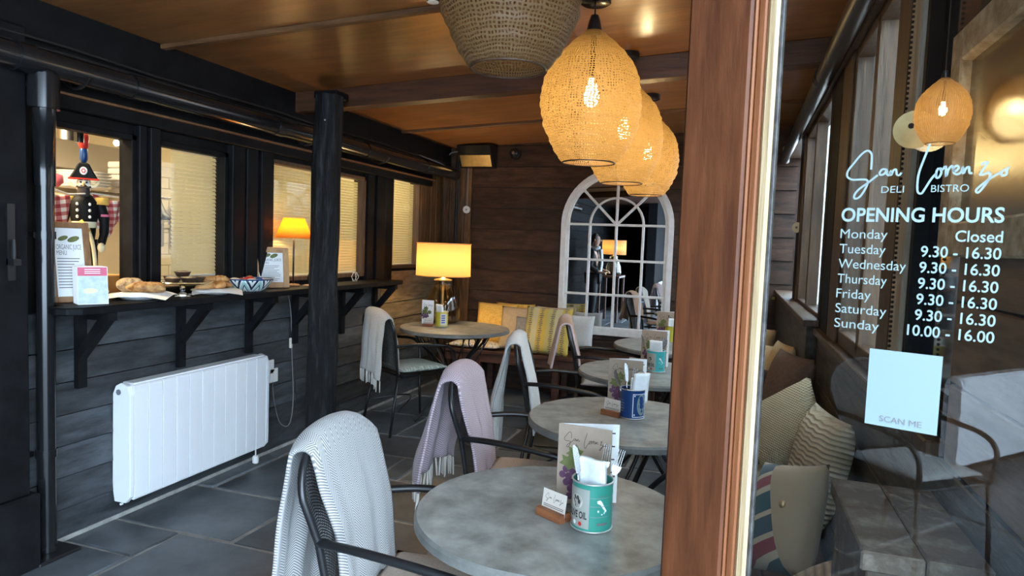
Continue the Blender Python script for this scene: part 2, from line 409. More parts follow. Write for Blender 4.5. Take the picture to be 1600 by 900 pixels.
bump_from(m, math_node(nt, 'MULTIPLY', math_node(nt, 'SINE', math_node(nt, 'MULTIPLY', u, 520.0)), math_node(nt, 'SINE', math_node(nt, 'MULTIPLY', v, 520.0))), .8, .005)
mat('cream_cloth', (.60,.46,.27), (.70,.55,.34), rough=.95, scale=70, bump=.3)
mat('brown_cloth', (.13,.080,.058), (.18,.115,.085), rough=.95, scale=60, bump=.3)
mat('dark_brown_cloth', (.045,.030,.024), (.070,.048,.038), rough=.95, scale=60, bump=.3)
mat('mustard', (.66,.36,.06), (.82,.52,.13), rough=.95, scale=40, stretch=(1,1,5), bump=.4)
mat('tan_cloth', (.44,.33,.19), (.52,.40,.25), rough=.95, scale=60, bump=.3)
mat('grey_print', (.22,.21,.20), (.30,.29,.27), rough=.95, scale=40)
def ikat(nt, u, v):
    zz = math_node(nt, 'PINGPONG', v, .012)
    du = math_node(nt, 'ABSOLUTE', math_node(nt, 'SUBTRACT', math_node(nt, 'FRACT', math_node(nt, 'MULTIPLY', u, 9.0)), .5))
    dark = math_node(nt, 'LESS_THAN', du, math_node(nt, 'ADD', .06, math_node(nt, 'MULTIPLY', zz, 12.0)))
    bars = math_node(nt, 'LESS_THAN', math_node(nt, 'FRACT', math_node(nt, 'MULTIPLY', v, 55.0)), .55)
    wide = ramp(nt, math_node(nt, 'FRACT', math_node(nt, 'MULTIPLY', u, 4.5)), [(0, (.52,.45,.16)), (.35, (.58,.53,.30)), (.6, (.60,.42,.08))])
    return mixcol(nt, math_node(nt, 'MULTIPLY', dark, bars), wide, (.16,.14,.12))
uvpattern('ikat_olive', (.5,.45,.2), ikat)
def floral(nt, u, v):
    tc = nn(nt, 'ShaderNodeTexCoord'); vo = nn(nt, 'ShaderNodeTexVoronoi'); vo.inputs['Scale'].default_value = 34; nt.links.new(tc.outputs['UV'], vo.inputs['Vector'])
    near = math_node(nt, 'LESS_THAN', vo.outputs['Distance'], .36); sp = nn(nt, 'ShaderNodeSeparateColor'); nt.links.new(vo.outputs['Color'], sp.inputs[0])
    cols = ramp(nt, sp.outputs[0], [(0, (.62,.35,.06)), (.3, (.24,.28,.16)), (.55, (.55,.24,.12)), (.75, (.25,.25,.32))])
    return mixcol(nt, near, (.66,.63,.56), cols)
uvpattern('floral_cloth', (.66,.63,.56), floral)
def check(nt, u, v):
    a = stripes(nt, u, 1.0, .5); b = stripes(nt, v, 1.0, .5); s = math_node(nt, 'MULTIPLY', math_node(nt, 'ADD', a, b), .5)
    return ramp(nt, s, [(0, (.72,.62,.50)), (.25, (.50,.16,.13)), (.75, (.32,.03,.03))])
uvpattern('gingham', (.5,.1,.1), check)
def patch(nt, u, v):
    t = math_node(nt, 'ADD', v, math_node(nt, 'MULTIPLY', math_node(nt, 'SINE', math_node(nt, 'MULTIPLY', u, 30.0)), .012))
    band = ramp(nt, math_node(nt, 'FRACT', math_node(nt, 'ADD', math_node(nt, 'MULTIPLY', u, 4.6), math_node(nt, 'MULTIPLY', v, 2.0))), [(0, (.020,.075,.085)), (.30, (.50,.40,.28)), (.40, (.24,.035,.045)), (.58, (.50,.40,.28)), (.66, (.045,.075,.10)), (.92, (.50,.40,.28))])
    side = math_node(nt, 'LESS_THAN', math_node(nt, 'SUBTRACT', v, math_node(nt, 'MULTIPLY', u, .35)), -.01)
    return mixcol(nt, side, band, (.40,.29,.18))
uvpattern('patchwork', (.4,.3,.2), patch)
def tiles_blue(nt, u, v):
    a = math_node(nt, 'FRACT', math_node(nt, 'MULTIPLY', u, 9.0)); ax = math_node(nt, 'ABSOLUTE', math_node(nt, 'SUBTRACT', a, .5))
    h = math_node(nt, 'MULTIPLY', v, 14.0)
    r2 = math_node(nt, 'ADD', math_node(nt, 'MULTIPLY', ax, 1.6), math_node(nt, 'MULTIPLY', h, .55))
    return ramp(nt, math_node(nt, 'FRACT', r2), [(0, (.01,.02,.06)), (.16, (.62,.66,.62)), (.42, (.01,.02,.06)), (.52, (.30,.52,.50)), (.78, (.62,.66,.62)), (.92, (.01,.02,.06))])
uvpattern('bowl_pattern', (.5,.5,.5), tiles_blue, rough=.2)

# ---------------------------------------------------------------- lettering (built-in font, turned into flat meshes once)
TXT = {}
def load_texts(keys):
    obs = []
    for k, bold in keys:
        cu = bpy.data.curves.new('t', 'FONT'); cu.body = k; cu.size = 1; cu.offset = bold; cu.resolution_u = 4
        o = bpy.data.objects.new('t', cu); COL.objects.link(o); obs.append((k, bold, o))
    dg = bpy.context.evaluated_depsgraph_get()
    for k, bold, o in obs:
        me = bpy.data.meshes.new_from_object(o.evaluated_get(dg))
        TXT[k] = ([tuple(v.co)[:2] for v in me.vertices], [tuple(p.vertices) for p in me.polygons]); bpy.data.meshes.remove(me)
    for k, b, o in obs:
        c = o.data; bpy.data.objects.remove(o); bpy.data.curves.remove(c)
DAYS = ['Monday','Tuesday','Wednesday','Thursday','Friday','Saturday','Sunday']
load_texts([('OPENING HOURS', .022)]+[(d, 0) for d in DAYS]+[('Closed', .014), ('9.30 - 16.30', .014), ('10.00 - 16.00', .014), ('SCAN ME', .0), ('DELI', 0), ('BISTRO', 0), ('OLIVE OIL', .03), ('ITALIA', 0), ('ORGANIC JUICE', 0), ('MENU', 0), ('Or', 0), ('Ciccio', .01)])
def put_text(key, mat_, parent, fn, x0, x1, y0, y1, name='lettering'):
    """fits the text into x0..x1, y0..y1 (baseline..cap height); fn(x,y)->xyz"""
    vs, fs = TXT[key]; xs = [v[0] for v in vs]; ys = [v[1] for v in vs]
    a, b = min(xs), max(xs); c, d = 0.0, max(.68, .0)
    q = [fn(x0+(x-a)/(b-a)*(x1-x0), y0+(y-c)/(d-c)*(y1-y0)) for x, y in vs]
    return MB().add(q, fs).build(name, mat_, parent)
SCRIPT = [[(.027,.029),(.027,.039),(.026,.049),(.021,.053),(.014,.048),(.006,.037),(0,.028),(0,.021),(.006,.017),(.016,.017),(.023,.016),(.024,.011),(.02,.001),(.015,-.006),(.01,-.007),(.01,-.002),(.015,.005),(.025,.013),(.035,.022)],
 [(.045,.028),(.04,.029),(.037,.025),(.038,.022),(.042,.023),(.045,.028),(.045,.023),(.048,.021),(.049,.027),(.05,.021),(.052,.027),(.055,.028),(.056,.022),(.059,.021),(.061,.024)],
 [(.089,.057),(.085,.043),(.08,.024),(.079,.011),(.08,0),(.084,-.002),(.087,.003),(.093,.015),(.098,.022)],
 [(.1,.028),(.098,.024),(.098,.017),(.101,.017),(.103,.023),(.101,.028),(.104,.026),(.107,.03),(.108,.017),(.11,.026),(.113,.03),(.114,.028),(.116,.023),(.12,.027),(.118,.03),(.115,.027),(.116,.021),(.12,.02),(.123,.023),(.124,.029),(.125,.02),(.127,.026),(.13,.028),(.131,.021),(.134,.021)],
 [(.141,.03),(.148,.033),(.141,.018),(.15,.021),(.15,.013),(.142,-.001),(.139,-.001),(.14,.003),(.15,.013),(.158,.019),(.162,.021)],
 [(.165,.024),(.161,.021),(.162,.017),(.166,.018),(.166,.023),(.168,.027)]]
def put_script(mat_, parent, fn, x0, y0, width, wd, name='script_lettering'):
    k = width/.168; b = MB()
    for st in SCRIPT:
        P = [(p.x, p.y) for p in spline([(x*k, y*k, 0) for x, y in st], 3)]
        L = []; Rr = []
        for i, (x, y) in enumerate(P):
            a = P[max(i-1, 0)]; c = P[min(i+1, len(P)-1)]; dx, dy = c[0]-a[0], c[1]-a[1]; l = math.hypot(dx, dy) or 1
            L.append((x-dy/l*wd, y+dx/l*wd)); Rr.append((x+dy/l*wd, y-dx/l*wd))
        n = len(P); vs = [fn(x0+x, y0+y) for x, y in L+Rr]
        b.add(vs, [(i, i+n, i+1+n, i+1) for i in range(n-1)])
    return b.build(name, mat_, parent)
# ================================================================ STRUCTURE
XL, XR, YB, YF = -2.84, .385, 6.2, .90
def ceil_z(x): return 2.325+(x-XL)*.053
# ---- floor of slate flags
fl = struct(MB().box(-2.95, 1.6, -5.6, YB+.1, -.08, -.007).build('floor', 'mortar'), 'dark slate flagstone floor with pale mortar joints')
def flag(x0, x1, y0, y1):
    j = lambda: random.uniform(-.012, .012)
    g = .011; bot = [(x0+g+j()*.6, y0+g+j()*.6), (x1-g+j()*.6, y0+g+j()), (x1-g+j()*.6, y1-g+j()*.6), (x0+g+j(), y1-g+j()*.6)]
    pts = []
    for i in range(4):
        a, b = bot[i], bot[(i+1) % 4]
        for t in (0, .33, .66): pts.append((a[0]+(b[0]-a[0])*t+(j()*.5 if t else 0), a[1]+(b[1]-a[1])*t+(j()*.5 if t else 0)))
    dz = random.uniform(-.004, .003)
    MB().hexa([(x, y, -.03) for x, y in pts], [(x, y, dz) for x, y in pts]).build('flagstone', 'slate', fl, bev=.006)
rows = [(-5.6,-4.4,[-2.84,-1.8,-.7,.4,1.5]), (-4.4,-3.3,[-2.84,-2.1,-1.0,.1,1.5]), (-3.3,-2.2,[-2.84,-1.7,-.6,.6,1.5]), (-2.2,-1.2,[-2.84,-2.2,-1.2,-.1,1.5]), (-1.2,-.3,[-2.84,-2.0,-1.1,-.2,.8,1.5]), (-.3,.45,[-2.84,-2.2,-1.4,-.5,.3,1.0,1.5]), (.45,1.12,[-2.84,-1.9,-1.15,-.4,.5,1.5]), (1.12,1.72,[-2.84,-2.30,-1.45,-.75,0,.4]),
 (1.72,2.18,[-2.84,-2.42]), (2.18,2.45,[-2.84,-2.42]), (1.72,2.45,[-2.42,-1.5,-.7,.0,.4]), (2.45,2.97,[-2.84,-2.13,-1.25,-.5,.4]), (2.97,3.55,[-2.84,-2.70]), (3.55,3.88,[-2.84,-2.70]), (2.97,3.88,[-2.70,-1.97]),
 (2.97,3.48,[-1.97,-1.0,-.3,.4]), (3.48,3.88,[-1.97,-1.83,-.9,.4]), (3.88,4.30,[-2.84,-2.39,-1.83,-.9,-.1,.4]), (4.30,4.85,[-2.84,-2.28,-1.5,-.6,.4]), (4.85,5.50,[-2.84,-2.70,-2.05,-1.2,-.4,.4]), (5.5,6.2,[-2.84,-2.2,-1.3,-.5,.4])]
for y0, y1, xs in rows:
    for a, b in zip(xs, xs[1:]): flag(a, b, y0, y1)

# ---- left wall: backing with window openings, weatherboards on its face
WIN = [(2.10, 2.586, 1.10, 1.88), (2.709, 3.215, 1.10, 1.88), (3.59, 4.75, 1.12, 1.90), (5.18, 5.72, 1.17, 1.97)]
b = MB(); b.box(-2.95, XL-.02, -5.6, YB, -.05, 1.10)
ys = [-5.6]+[q for w in WIN for q in w[:2]]+[YB]
for i in range(0, len(ys), 2): b.box(-2.95, XL-.02, ys[i], ys[i+1], 1.10, 2.45 if i else 2.45)
for w in WIN: b.box(-2.95, XL-.02, w[0], w[1], w[3], 2.45)
for w in WIN[2:]: b.box(-2.95, XL-.02, w[0], w[1], 1.10, w[2])
b.box(-2.95, XL-.02, -5.6, .7, 2.45, 3.6)
wl = struct(b.build('wall_left', 'black_paint'), 'black stained weatherboard wall with serving windows')
def lap(y0, y1, z0, z1, x=XL, m='black_board', p=None):
    g = .003
    vs = [(x-.02, y0+g, z0), (x+.026, y0+g, z0), (x+.012, y0+g, z1-.004), (x-.02, y0+g, z1-.004)]
    MB().add(vs+[(a, y1-g, c) for a, _, c in vs], [(0,3,2,1),(4,5,6,7),(0,1,5,4),(1,2,6,5),(2,3,7,6),(3,0,4,7)]).build('weatherboard', m, p or wl)
zs = [.0, .145, .292, .435, .575, .722, .868, 1.02]
cuts = {0:[1.98,4.4], 1:[1.98,3.36,5.2], 2:[1.98,3.86], 3:[1.98,4.9], 4:[1.98,2.83,4.37,4.99], 5:[1.98,2.26,2.83,3.36,3.82,4.38,4.99], 6:[1.98,2.26,2.83,3.36,3.82,4.38,4.99]}
for i in range(7):
    c = [.9]+cuts[i]+[6.16]
    for a, d in zip(c, c[1:]): lap(a, d, zs[i]+.004, zs[i+1] if i < 6 else 1.045, m='brown_bare' if a > 4.85 and i > 2 else 'black_board')
    for k in range(5): lap(-5.5+k*1.28, -5.5+(k+1)*1.28, zs[i]+.004, zs[i+1], m='matt_board')
lap(4.96, 6.16, 1.02, 1.14, m='brown_bare')
for i in range(13):
    for k in range(2): lap(-5.5+k*3.1, -5.5+(k+1)*3.1, 1.02+i*.17, 1.19+i*.17, m='matt_board')
# boards above the openings
for (a, d, z0, z1, x) in [(.9, YB, 2.06, 2.36, -2.74), (.9, 5.9, 1.93, 2.06, -2.80)]:
    MB().box(XL-.02, x, a, d, z0, z1).build('fascia', 'black_paint', wl, bev=.004)
MB().box(XL-.02, -2.775, .9, 5.9, 1.985, 1.995).build('drip_strip', 'batten_wood', wl)
# posts standing between the windows
for (a, d) in [(2.586, 2.63), (2.65, 2.709), (3.225, 3.33), (3.35, 3.45), (3.47, 3.585), (4.76, 4.86), (4.88, 5.02), (5.04, 5.17)]:
    MB().box(XL-.02, XL+.018+random.uniform(0, .02), a, d, 1.05, 1.93).build('post', 'black_paint', wl, bev=.004)
MB().box(XL-.02, XL+.01, 5.73, 5.82, 1.13, 1.99).build('post', 'brown_upright', wl, bev=.004)
for k in range(3): MB().box(XL-.02, XL+.004, 5.83+k*.12, 5.945+k*.12, 1.13, 2.05).build('upright_board', 'brown_upright', wl, bev=.003)
# big dark post beside the downpipe
tp = SE('trim_1', 'heavy black corner post left of the downpipe')
MB().box(XL, -2.70, 1.66, 1.95, 0, 2.2).build('post', 'black_paint', tp, bev=.01)
MB().box(XL, -2.67, 1.62, 1.97, 0, .32).build('plinth', 'black_paint', tp, bev=.01)
MB().box(-2.70, -2.692, 1.86, 1.89, 1.2, 1.5).build('hinge_plate', 'black_metal', tp)
MB().tube([(-2.68,1.875,1.28),(-2.68,1.875,1.36)], .008).build('bolt', 'black_metal', tp)
MB().box(-2.70, -2.66, 1.86, 1.89, 1.26, 1.285).build('bolt', 'black_metal', tp)

# ---- window frames and panes of the left wall
for n, (y0, y1, z0, z1) in enumerate(WIN):
    w = SE('window_%d' % (n+1), ['open serving hatch into the kitchen','kitchen window half closed by a blind','long window behind the log post with blind down','narrow window near the corner with blind down'][n])
    fw_ = .028
    for (a, d, e, f) in [(y0, y0+fw_, z0, z1), (y1-fw_, y1, z0, z1), (y0, y1, z1-fw_, z1), (y0, y1, z0-.01, z0+.02)]:
        if n == 0 and e < z0: continue
        MB().box(-2.90, XL+.004, a, d, e, f).build('window_frame', 'black_paint' if n < 2 else 'frame_brown', w, bev=.003)
    if n: MB().box(-2.872, -2.868, y0+fw_, y1-fw_, z0+.02, z1-fw_).build('pane', 'hatch_pane' if n == 1 else 'pane', w)

# ---- back wall
b = MB(); b.box(XL-.1, .50, YB, YB+.1, -.05, 2.7)
wb = struct(b.build('wall_back', 'brown_board'), 'dark brown weatherboard back wall')
for i in range(13):
    z0 = .155+(i-0)*.2-.0
    vs = [(-2.5, YB, z0), (-2.5, YB-.034, z0), (-2.5, YB-.014, z0+.193), (-2.5, YB, z0+.193)]
    MB().add(vs+[(XR+.06, q, s) for _, q, s in vs], [(0,1,2,3),(7,6,5,4),(0,4,5,1),(1,5,6,2),(2,6,7,3),(3,7,4,0)]).build('weatherboard', 'brown_board', wb)
for k, (a, d, th) in enumerate([(-2.82,-2.745,.02), (-2.74,-2.68,.03), (-2.67,-2.60,.02), (-2.595,-2.505,.045)]):
    MB().box(a, d, YB-th, YB, 0, 2.4).build('upright_board', 'brown_upright', wb, bev=.003)

# ---- ceiling
def slab(x0, x1, y0, y1, d0, d1):
    vs = [(x, y, ceil_z(x)+d) for d in (d0, d1) for y in (y0, y1) for x in (x0, x1)]
    return MB().add(vs, [(0,2,3,1),(4,5,7,6),(0,1,5,4),(2,6,7,3),(0,4,6,2),(1,3,7,5)])
ce = struct(slab(-2.95, .47, .70, YB+.1, .024, .10).build('ceiling', 'beam_wood'), 'varnished plywood ceiling with dark beams')
for (a, d) in [(.70,1.66), (1.665,2.655), (2.66,3.70), (3.705,4.20), (4.205,5.15), (5.155,6.2)]:
    for (p, q) in [(-2.84,-.80), (-.797,.45)]:
        slab(p, q, a, d, .0, .022).build('ceiling_panel', 'plywood', ce)
slab(-2.84, .46, 3.70, 3.80, -.125, .0).build('beam', 'beam_wood', ce, bev=.004)
for y in (1.66, 2.655, 5.15): slab(-2.75, .46, y-.02, y+.02, -.022, .0).build('batten', 'batten_wood', ce, bev=.003)
slab(-2.95, .05, -5.6, .70, .0, .06).build('shade_canopy', 'beam_wood', ce)  # unseen canopy added to cut sky light on the door and yard wall
slab(-2.84, .46, .72, .82, -.10, .0).build('beam', 'beam_wood', ce, bev=.004)

# ---- right wall
b = MB(); b.box(.45, .50, 3.5, YB, -.05, 1.06); b.box(.42, .50, YF, 3.5, -.05, 1.04); b.box(.42, .50, YF, YB, 2.24, ceil_z(.5)); b.box(.42, .50, YF, 1.43, 1.04, 2.24)
wr = struct(b.build('wall_right', 'dark_grain'), 'low dark timber wall under the side windows')
MB().box(.335, .45, 3.50, YB-.03, 0, 1.075).build('panel', 'dark_grain', wr, bev=.004)
for k in range(5): MB().box(.385, .42, YF+.03, 3.495, .01+k*.206, .01+(k+1)*.206-.004).build('plank', 'dark_grain', wr, bev=.003)
MB().box(.315, .50, 3.48, YB-.03, 1.075, 1.105).build('sill', 'frame_brown', wr, bev=.004)
MB().box(.36, .50, 1.46, 3.47, 1.04, 1.072).build('sill', 'frame_brown', wr, bev=.004)
MB().box(.37, .50, YF, YB-.03, 2.22, 2.33).build('head_rail', 'frame_brown', wr, bev=.004)
for (a, d, m_) in [(5.0,5.16,'black_paint'), (4.87,4.95,'frame_brown'), (3.45,3.56,'black_paint'), (3.20,3.44,'black_paint'), (2.94,3.19,'frame_brown'), (1.975,2.125,'frame_brown'), (1.86,1.97,'weathered_cream')]:
    MB().box(.385, .47, a, d, 1.07, 2.22).build('post', m_, wr, bev=.004)
for k in range(4): MB().box(.385, .42, 1.01 if False else YF+.0, 1.425, 1.045+k*.15, 1.045+(k+1)*.15-.004).build('plank', 'plank_tan', wr, bev=.003)
for k in range(4): MB().box(.385, .42, YF, 1.425, 1.645+k*.15, 1.645+(k+1)*.15-.004).build('plank', 'black_paint', wr, bev=.003)
for n, (y0, y1, muls, lab) in enumerate([(3.57,4.87,[4.30],'far side window looking onto a plank fence'), (2.125,2.94,[2.495],'near side window looking onto a plank fence'), (1.43,1.855,[],'tall dark window beside the rustic mirror')]):
    w = SE('window_%d' % (n+5), lab)
    fm = 'frame_brown' if n < 2 else 'black_paint'
    for (a, d, e, f) in [(y0, y0+.03, 1.07, 2.22), (y1-.03, y1, 1.07, 2.22), (y0, y1, 1.07, 1.125), (y0, y1, 2.18, 2.22)]+[(q-.022, q+.022, 1.1, 2.2) for q in muls]:
        MB().box(.395, .455, a, d, e, f).build('window_frame', fm, w, bev=.003)
    MB().box(.425, .429, y0+.03, y1-.03, 1.125, 2.18).build('pane', 'pane' if n < 2 else 'dark_pane', w)
    if n == 2: MB().box(.44, .45, y0+.03, y1-.03, 1.125, 2.18).build('back_board', 'black_paint', w)

# ---- skirting along the left wall foot
struct(MB().box(XL, XL+.03, 2.1, 6.15, 0, .02).build('baseboard_left', 'mortar'), 'pale mortar fillet at the foot of the left wall')

# ---- glazed door standing open at the right, lettering on its pane
A = Vector((-.087, 1.039, 0)); D = Vector((.93358, -.35837, 0)); N = Vector((-.35837, -.93358, 0))
door = SE('door_1', 'red-brown glazed door with opening hours lettered on the glass')
def dbox(s0, s1, n0, n1, z0, z1, name, m_, parent=door, bev=.003):
    c = A+D*((s0+s1)/2)+N*((n0+n1)/2)+Vector((0,0,(z0+z1)/2))
    return MB().obox(c, D*((s1-s0)/2), N*((n1-n0)/2), Vector((0,0,(z1-z0)/2))).build(name, m_, parent, bev=bev)
dbox(0, .095, -.038, 0, 0.02, 2.06, 'stile', 'redwood', bev=.004)
dbox(.485, .535, -.038, 0, 0.02, 2.06, 'stile', 'redwood')
dbox(.095, .485, -.038, 0, 1.95, 2.06, 'rail', 'redwood'); dbox(.095, .485, -.038, 0, .02, .80, 'bottom_panel', 'redwood')
dbox(.095, .100, -.034, -.003, .80, 1.95, 'moulding', 'redwood_light', bev=.002)
dbox(.100, .111, -.034, -.007, .80, 1.95, 'moulding', 'redwood_light', bev=.002)
dbox(.111, .127, -.030, -.011, .80, 1.95, 'glazing_bead', 'cream_bead', bev=.004)
dbox(.127, .132, -.026, -.016, .80, 1.95, 'glazing_seal', 'dark_grain', bev=.001)
dbox(.470, .485, -.030, -.011, .80, 1.95, 'glazing_bead', 'cream_bead', bev=.004)
pane = dbox(.128, .472, -.022, -.018, .80, 1.95, 'pane', 'door_pane', bev=0)
dfn = lambda s, z: tuple(A+D*s-N*.0172+Vector((0, 0, z)))
put_text('OPENING HOURS', 'vinyl', door, dfn, .2218, .3950, 1.4648, 1.4815)
for i, d_ in enumerate(DAYS):
    z = 1.4428-i*.0195
    wds = [.055, .054, .078, .058, .041, .060, .053]
    put_text(d_, 'vinyl', door, dfn, .2222, .2222+wds[i], z, z+.0118)
    if i == 0: put_text('Closed', 'vinyl', door, dfn, .3490, .3952, z-.001, z+.0118)
    elif i < 6: put_text('9.30 - 16.30', 'vinyl', door, dfn, .3150-i*.0003, .3950, z-.001, z+.0118)
    else: put_text('10.00 - 16.00', 'vinyl', door, dfn, .3065, .3952, z-.001, z+.0118)
put_text('DELI', 'vinyl', door, dfn, .2663, .2915, 1.5008, 1.5090); put_text('BISTRO', 'vinyl', door, dfn, .3204, .3587, 1.5008, 1.5092)
put_script('vinyl', door, dfn, .2258, 1.5013, .1695, .00125)
st = dbox(.2667, .3465, -.0178, -.0172, 1.2050, 1.3025, 'sticker', 'sticker_white', bev=0)
dfs = lambda s, z: tuple(A+D*s-N*.0166+Vector((0, 0, z)))
put_text('SCAN ME', 'ink_grey', st, dfs, .2835, .3300, 1.2112, 1.2185)

# ---- fence and yard outside the side windows and behind the viewer
fe = T('plank_fence', 'weathered grey vertical plank fence seen through the side windows', 'fence', (1.25, 0, 0))
p0 = MB().box(0, .025, 0, .226, 0, 2.3).build('plank', 'weathered_grey', fe, bev=.003, loc=(0, 1.6, 0))
for k in range(1, 46): inst(p0, fe, (random.uniform(-.006, .006), 1.6+k*.23, random.uniform(-.02, .02)))
MB().box(.026, .06, 1.6, 12.1, .5, .58).build('rail', 'weathered_grey', fe); MB().box(.026, .06, 1.6, 12.1, 1.9, 1.98).build('rail', 'weathered_grey', fe)
wy = struct(MB().box(-2.95, -.55, -5.7, -5.6, 0, 2.6).build('wall_sky_screen', 'matt_board'), 'dark timber wall added across the yard to screen sky from the mirror')  # added wall keeps bright sky out of the mirror, left short for light
struct(MB().box(1.6, 6, -5.6, 12.5, -.08, -.02).box(.51, 1.6, 6.31, 12.5, -.08, -.02).build('floor', 'slate'), 'pale paving of the yard')
# ================================================================ LEFT SIDE
# ---- gutter
g = T('rain_gutter', 'black plastic gutter pipe running above the serving windows', 'gutter', (-2.66, 0, 2.065))
MB().tube([(0, .75, 0), (0, 6.12, 0)], .053, 16).build('pipe', 'black_plastic', g, autos=40)
for y in (1.9, 2.42, 3.42, 4.45, 5.45): MB().tube([(0, y-.035, 0), (0, y+.035, 0)], .058, 16).build('collar', 'black_plastic', g, autos=40)
for y in (2.15, 3.75, 4.7): MB().tube(spline([(-.10, y, -.02), (-.06, y, -.055), (0, y, -.056), (.05, y, -.02)], 5), .008, 6).build('bracket', 'black_metal', g)
for k, (dx, z) in enumerate([(-.055, 2.135), (-.02, 2.125), (-.04, 2.16)]):
    tag(MB().tube([(-2.66+dx, .8+j*.44, z+.006*math.sin(j*2.1+k)) for j in range(13)], .006, 6).build('electric_cable', 'cord_black', smooth=True), ['black cable lying nearest the wall above the gutter','black cable lying along the top of the gutter','thin black cable running highest above the gutter'][k], 'cable')
# ---- downpipe
d = T('downpipe', 'glossy black downpipe dropping from gutter to slate floor', 'pipe', (-2.755, 2.055, 0))
MB().tube([(0,0,.02), (0,0,1.62)], .036, 20).build('lower_pipe', 'black_plastic', d, autos=40)
MB().tube(spline([(0,0,1.60), (.004,-.004,1.68), (.04,-.03,1.78), (.085,-.06,1.86), (.095,-.07,1.94), (.095,-.07,2.03)], 6), .042, 20).build('swan_neck', 'black_plastic', d, autos=40)
MB().tube([(.095,-.07,1.885),(.095,-.07,2.02)], .056, 20).build('outlet', 'black_plastic', d, autos=40)
for z in (.45, 1.38, 1.60): MB().tube([(0,0,z-.016),(0,0,z+.016)], .041, 20).build('collar', 'black_plastic', d, autos=40)
for z in (.45, 1.38):
    MB().box(-.09,-.03,-.075,-.03,z-.012,z+.012).build('clip', 'black_plastic', d, bev=.003)
MB().box(-.07,.09,-.10,.09,.0,.018).build('drain_grate', 'black_metal', d, bev=.004)
# ---- log post
lg = T('log_post', 'rough black painted tree trunk post supporting the roof beam', 'post', (-2.40, 3.53, 0))
def logf(u, v):
    a = 2*math.pi*u; z = v*2.26
    r = .088-.006*v+.006*math.sin(3*a+z*2)+.004*math.sin(7*a-z*3)+.003*math.sin(z*9+a)
    return (r*math.cos(a)+.02*v, r*math.sin(a)+.01*v, z)
MB().grid(logf, 40, 30, closed_u=True).build('trunk', 'log_bark', lg, smooth=True)
MB().box(-.10,.06,.02,.16,2.255,2.30).build('cap_block', 'black_paint', lg, bev=.006)
MB().tube([(.06,-.088,2.1),(.062,-.095,2.1)], .006).build('nail', 'steel', lg)
# ---- radiator
def radiator(name, label, loc, rz=0):
    t = T(name, label, 'radiator', loc, rz)     # local: y along the wall, x out of the wall
    prof = [(.012,0.012),(.03,0),(.085,0),(.105,.02),(.105,.545),(.09,.56),(.04,.56),(.012,.52)]
    body = MB(); n = len(prof)
    body.add([(x, .025, z) for x, z in prof]+[(x, .985, z) for x, z in prof], [tuple(range(n)), tuple(range(2*n-1, n-1, -1))]+[(i, (i+1) % n, (i+1) % n+n, i+n) for i in range(n)])
    body.build('body', 'groove_shade', t)
    w = .96/11; fin = None
    for k in range(11):
        if fin is None:
            fb = MB(); pf = [(.085,.0),(.113,.0),(.118,.01),(.118,.555),(.112,.563),(.085,.567)]
            m_ = len(pf); g = .0022
            fb.add([(x, g, z) for x, z in pf]+[(x, w-g, z) for x, z in pf], [tuple(range(m_)), tuple(range(2*m_-1, m_-1, -1))]+[(i, (i+1) % m_, (i+1) % m_+m_, i+m_) for i in range(m_)])
            fin = fb.build('fin', 'white_enamel', t, bev=.0012); fin.location = (0, .025, 0)
        else: inst(fin, t, (0, .025+k*w, 0))
    for y in (0, .985):
        pts = [(.02,-.012),(.09,-.012),(.118,.02),(.12,.06),(.12,.52),(.105,.562),(.06,.575),(.03,.56),(.012,.52),(.008,.06)]
        MB().prism(pts, lambda u, v, q, y=y: (u, y+q, v), .026).build('end_cap', 'white_enamel', t, bev=.005, seg=2)
    MB().tube([(.05,-.003,.53),(.05,.002,.53)], .014, 16).build('vent_hole', 'groove_shade', t)
    for k in range(11): pass
    MB().box(.03,.10,.04,.98,.562,.572).build('top_grille', 'white_enamel', t, bev=.002)
    th = MB().tube([(.09,.93,0),(.09,.93,-.05)], .004, 6).build('flex', 'white_plastic', t)
    MB().lathe([(.014,-.095),(.019,-.09),(.02,-.06),(.014,-.048)], 14, (.09,.93,0)).build('plug', 'white_plastic', th, autos=40)
    MB().tube([(.06,.0,-.02),(.06,.012,-.02)], .006, 8).build('foot', 'white_plastic', t)
    return t
rad = radiator('wall_radiator', 'white ribbed electric radiator low on the black boards beneath the serving shelf', (XL+.012, 2.43, .105))
for k, (y, z) in enumerate([(3.575,.565), (3.615,.505)]):
    s = T('wall_socket', ['upper white socket on the wall behind the radiator end', 'lower white socket on the wall behind the radiator end'][k], 'socket', (XL+.02, y, z))
    MB().box(0,.012,-.04,.04,-.045,.045).build('plate', 'white_plastic', s, bev=.003)
    MB().box(.012,.018,-.012,.012,.01,.028).build('rocker', 'white_plastic', s, bev=.002)
tag(MB().tube(spline([(XL+.03,3.60,.47),(XL+.03,3.62,.34),(XL+.03,3.68,.18),(XL+.03,3.78,.14),(XL+.03,3.82,.3),(XL+.03,3.80,.6),(XL+.03,3.78,.9),(XL+.03,3.74,1.05)], 8), .003, 6).build('lamp_cable', 'cable_grey', smooth=True), 'thin pale cable drooping from the shelf to the sockets', 'cable')
tag(MB().box(XL+.02,XL+.035,3.775,3.80,.66,.73).build('inline_switch', 'card_cream', bev=.004), 'small cream switch on the hanging lamp cable', 'switch')

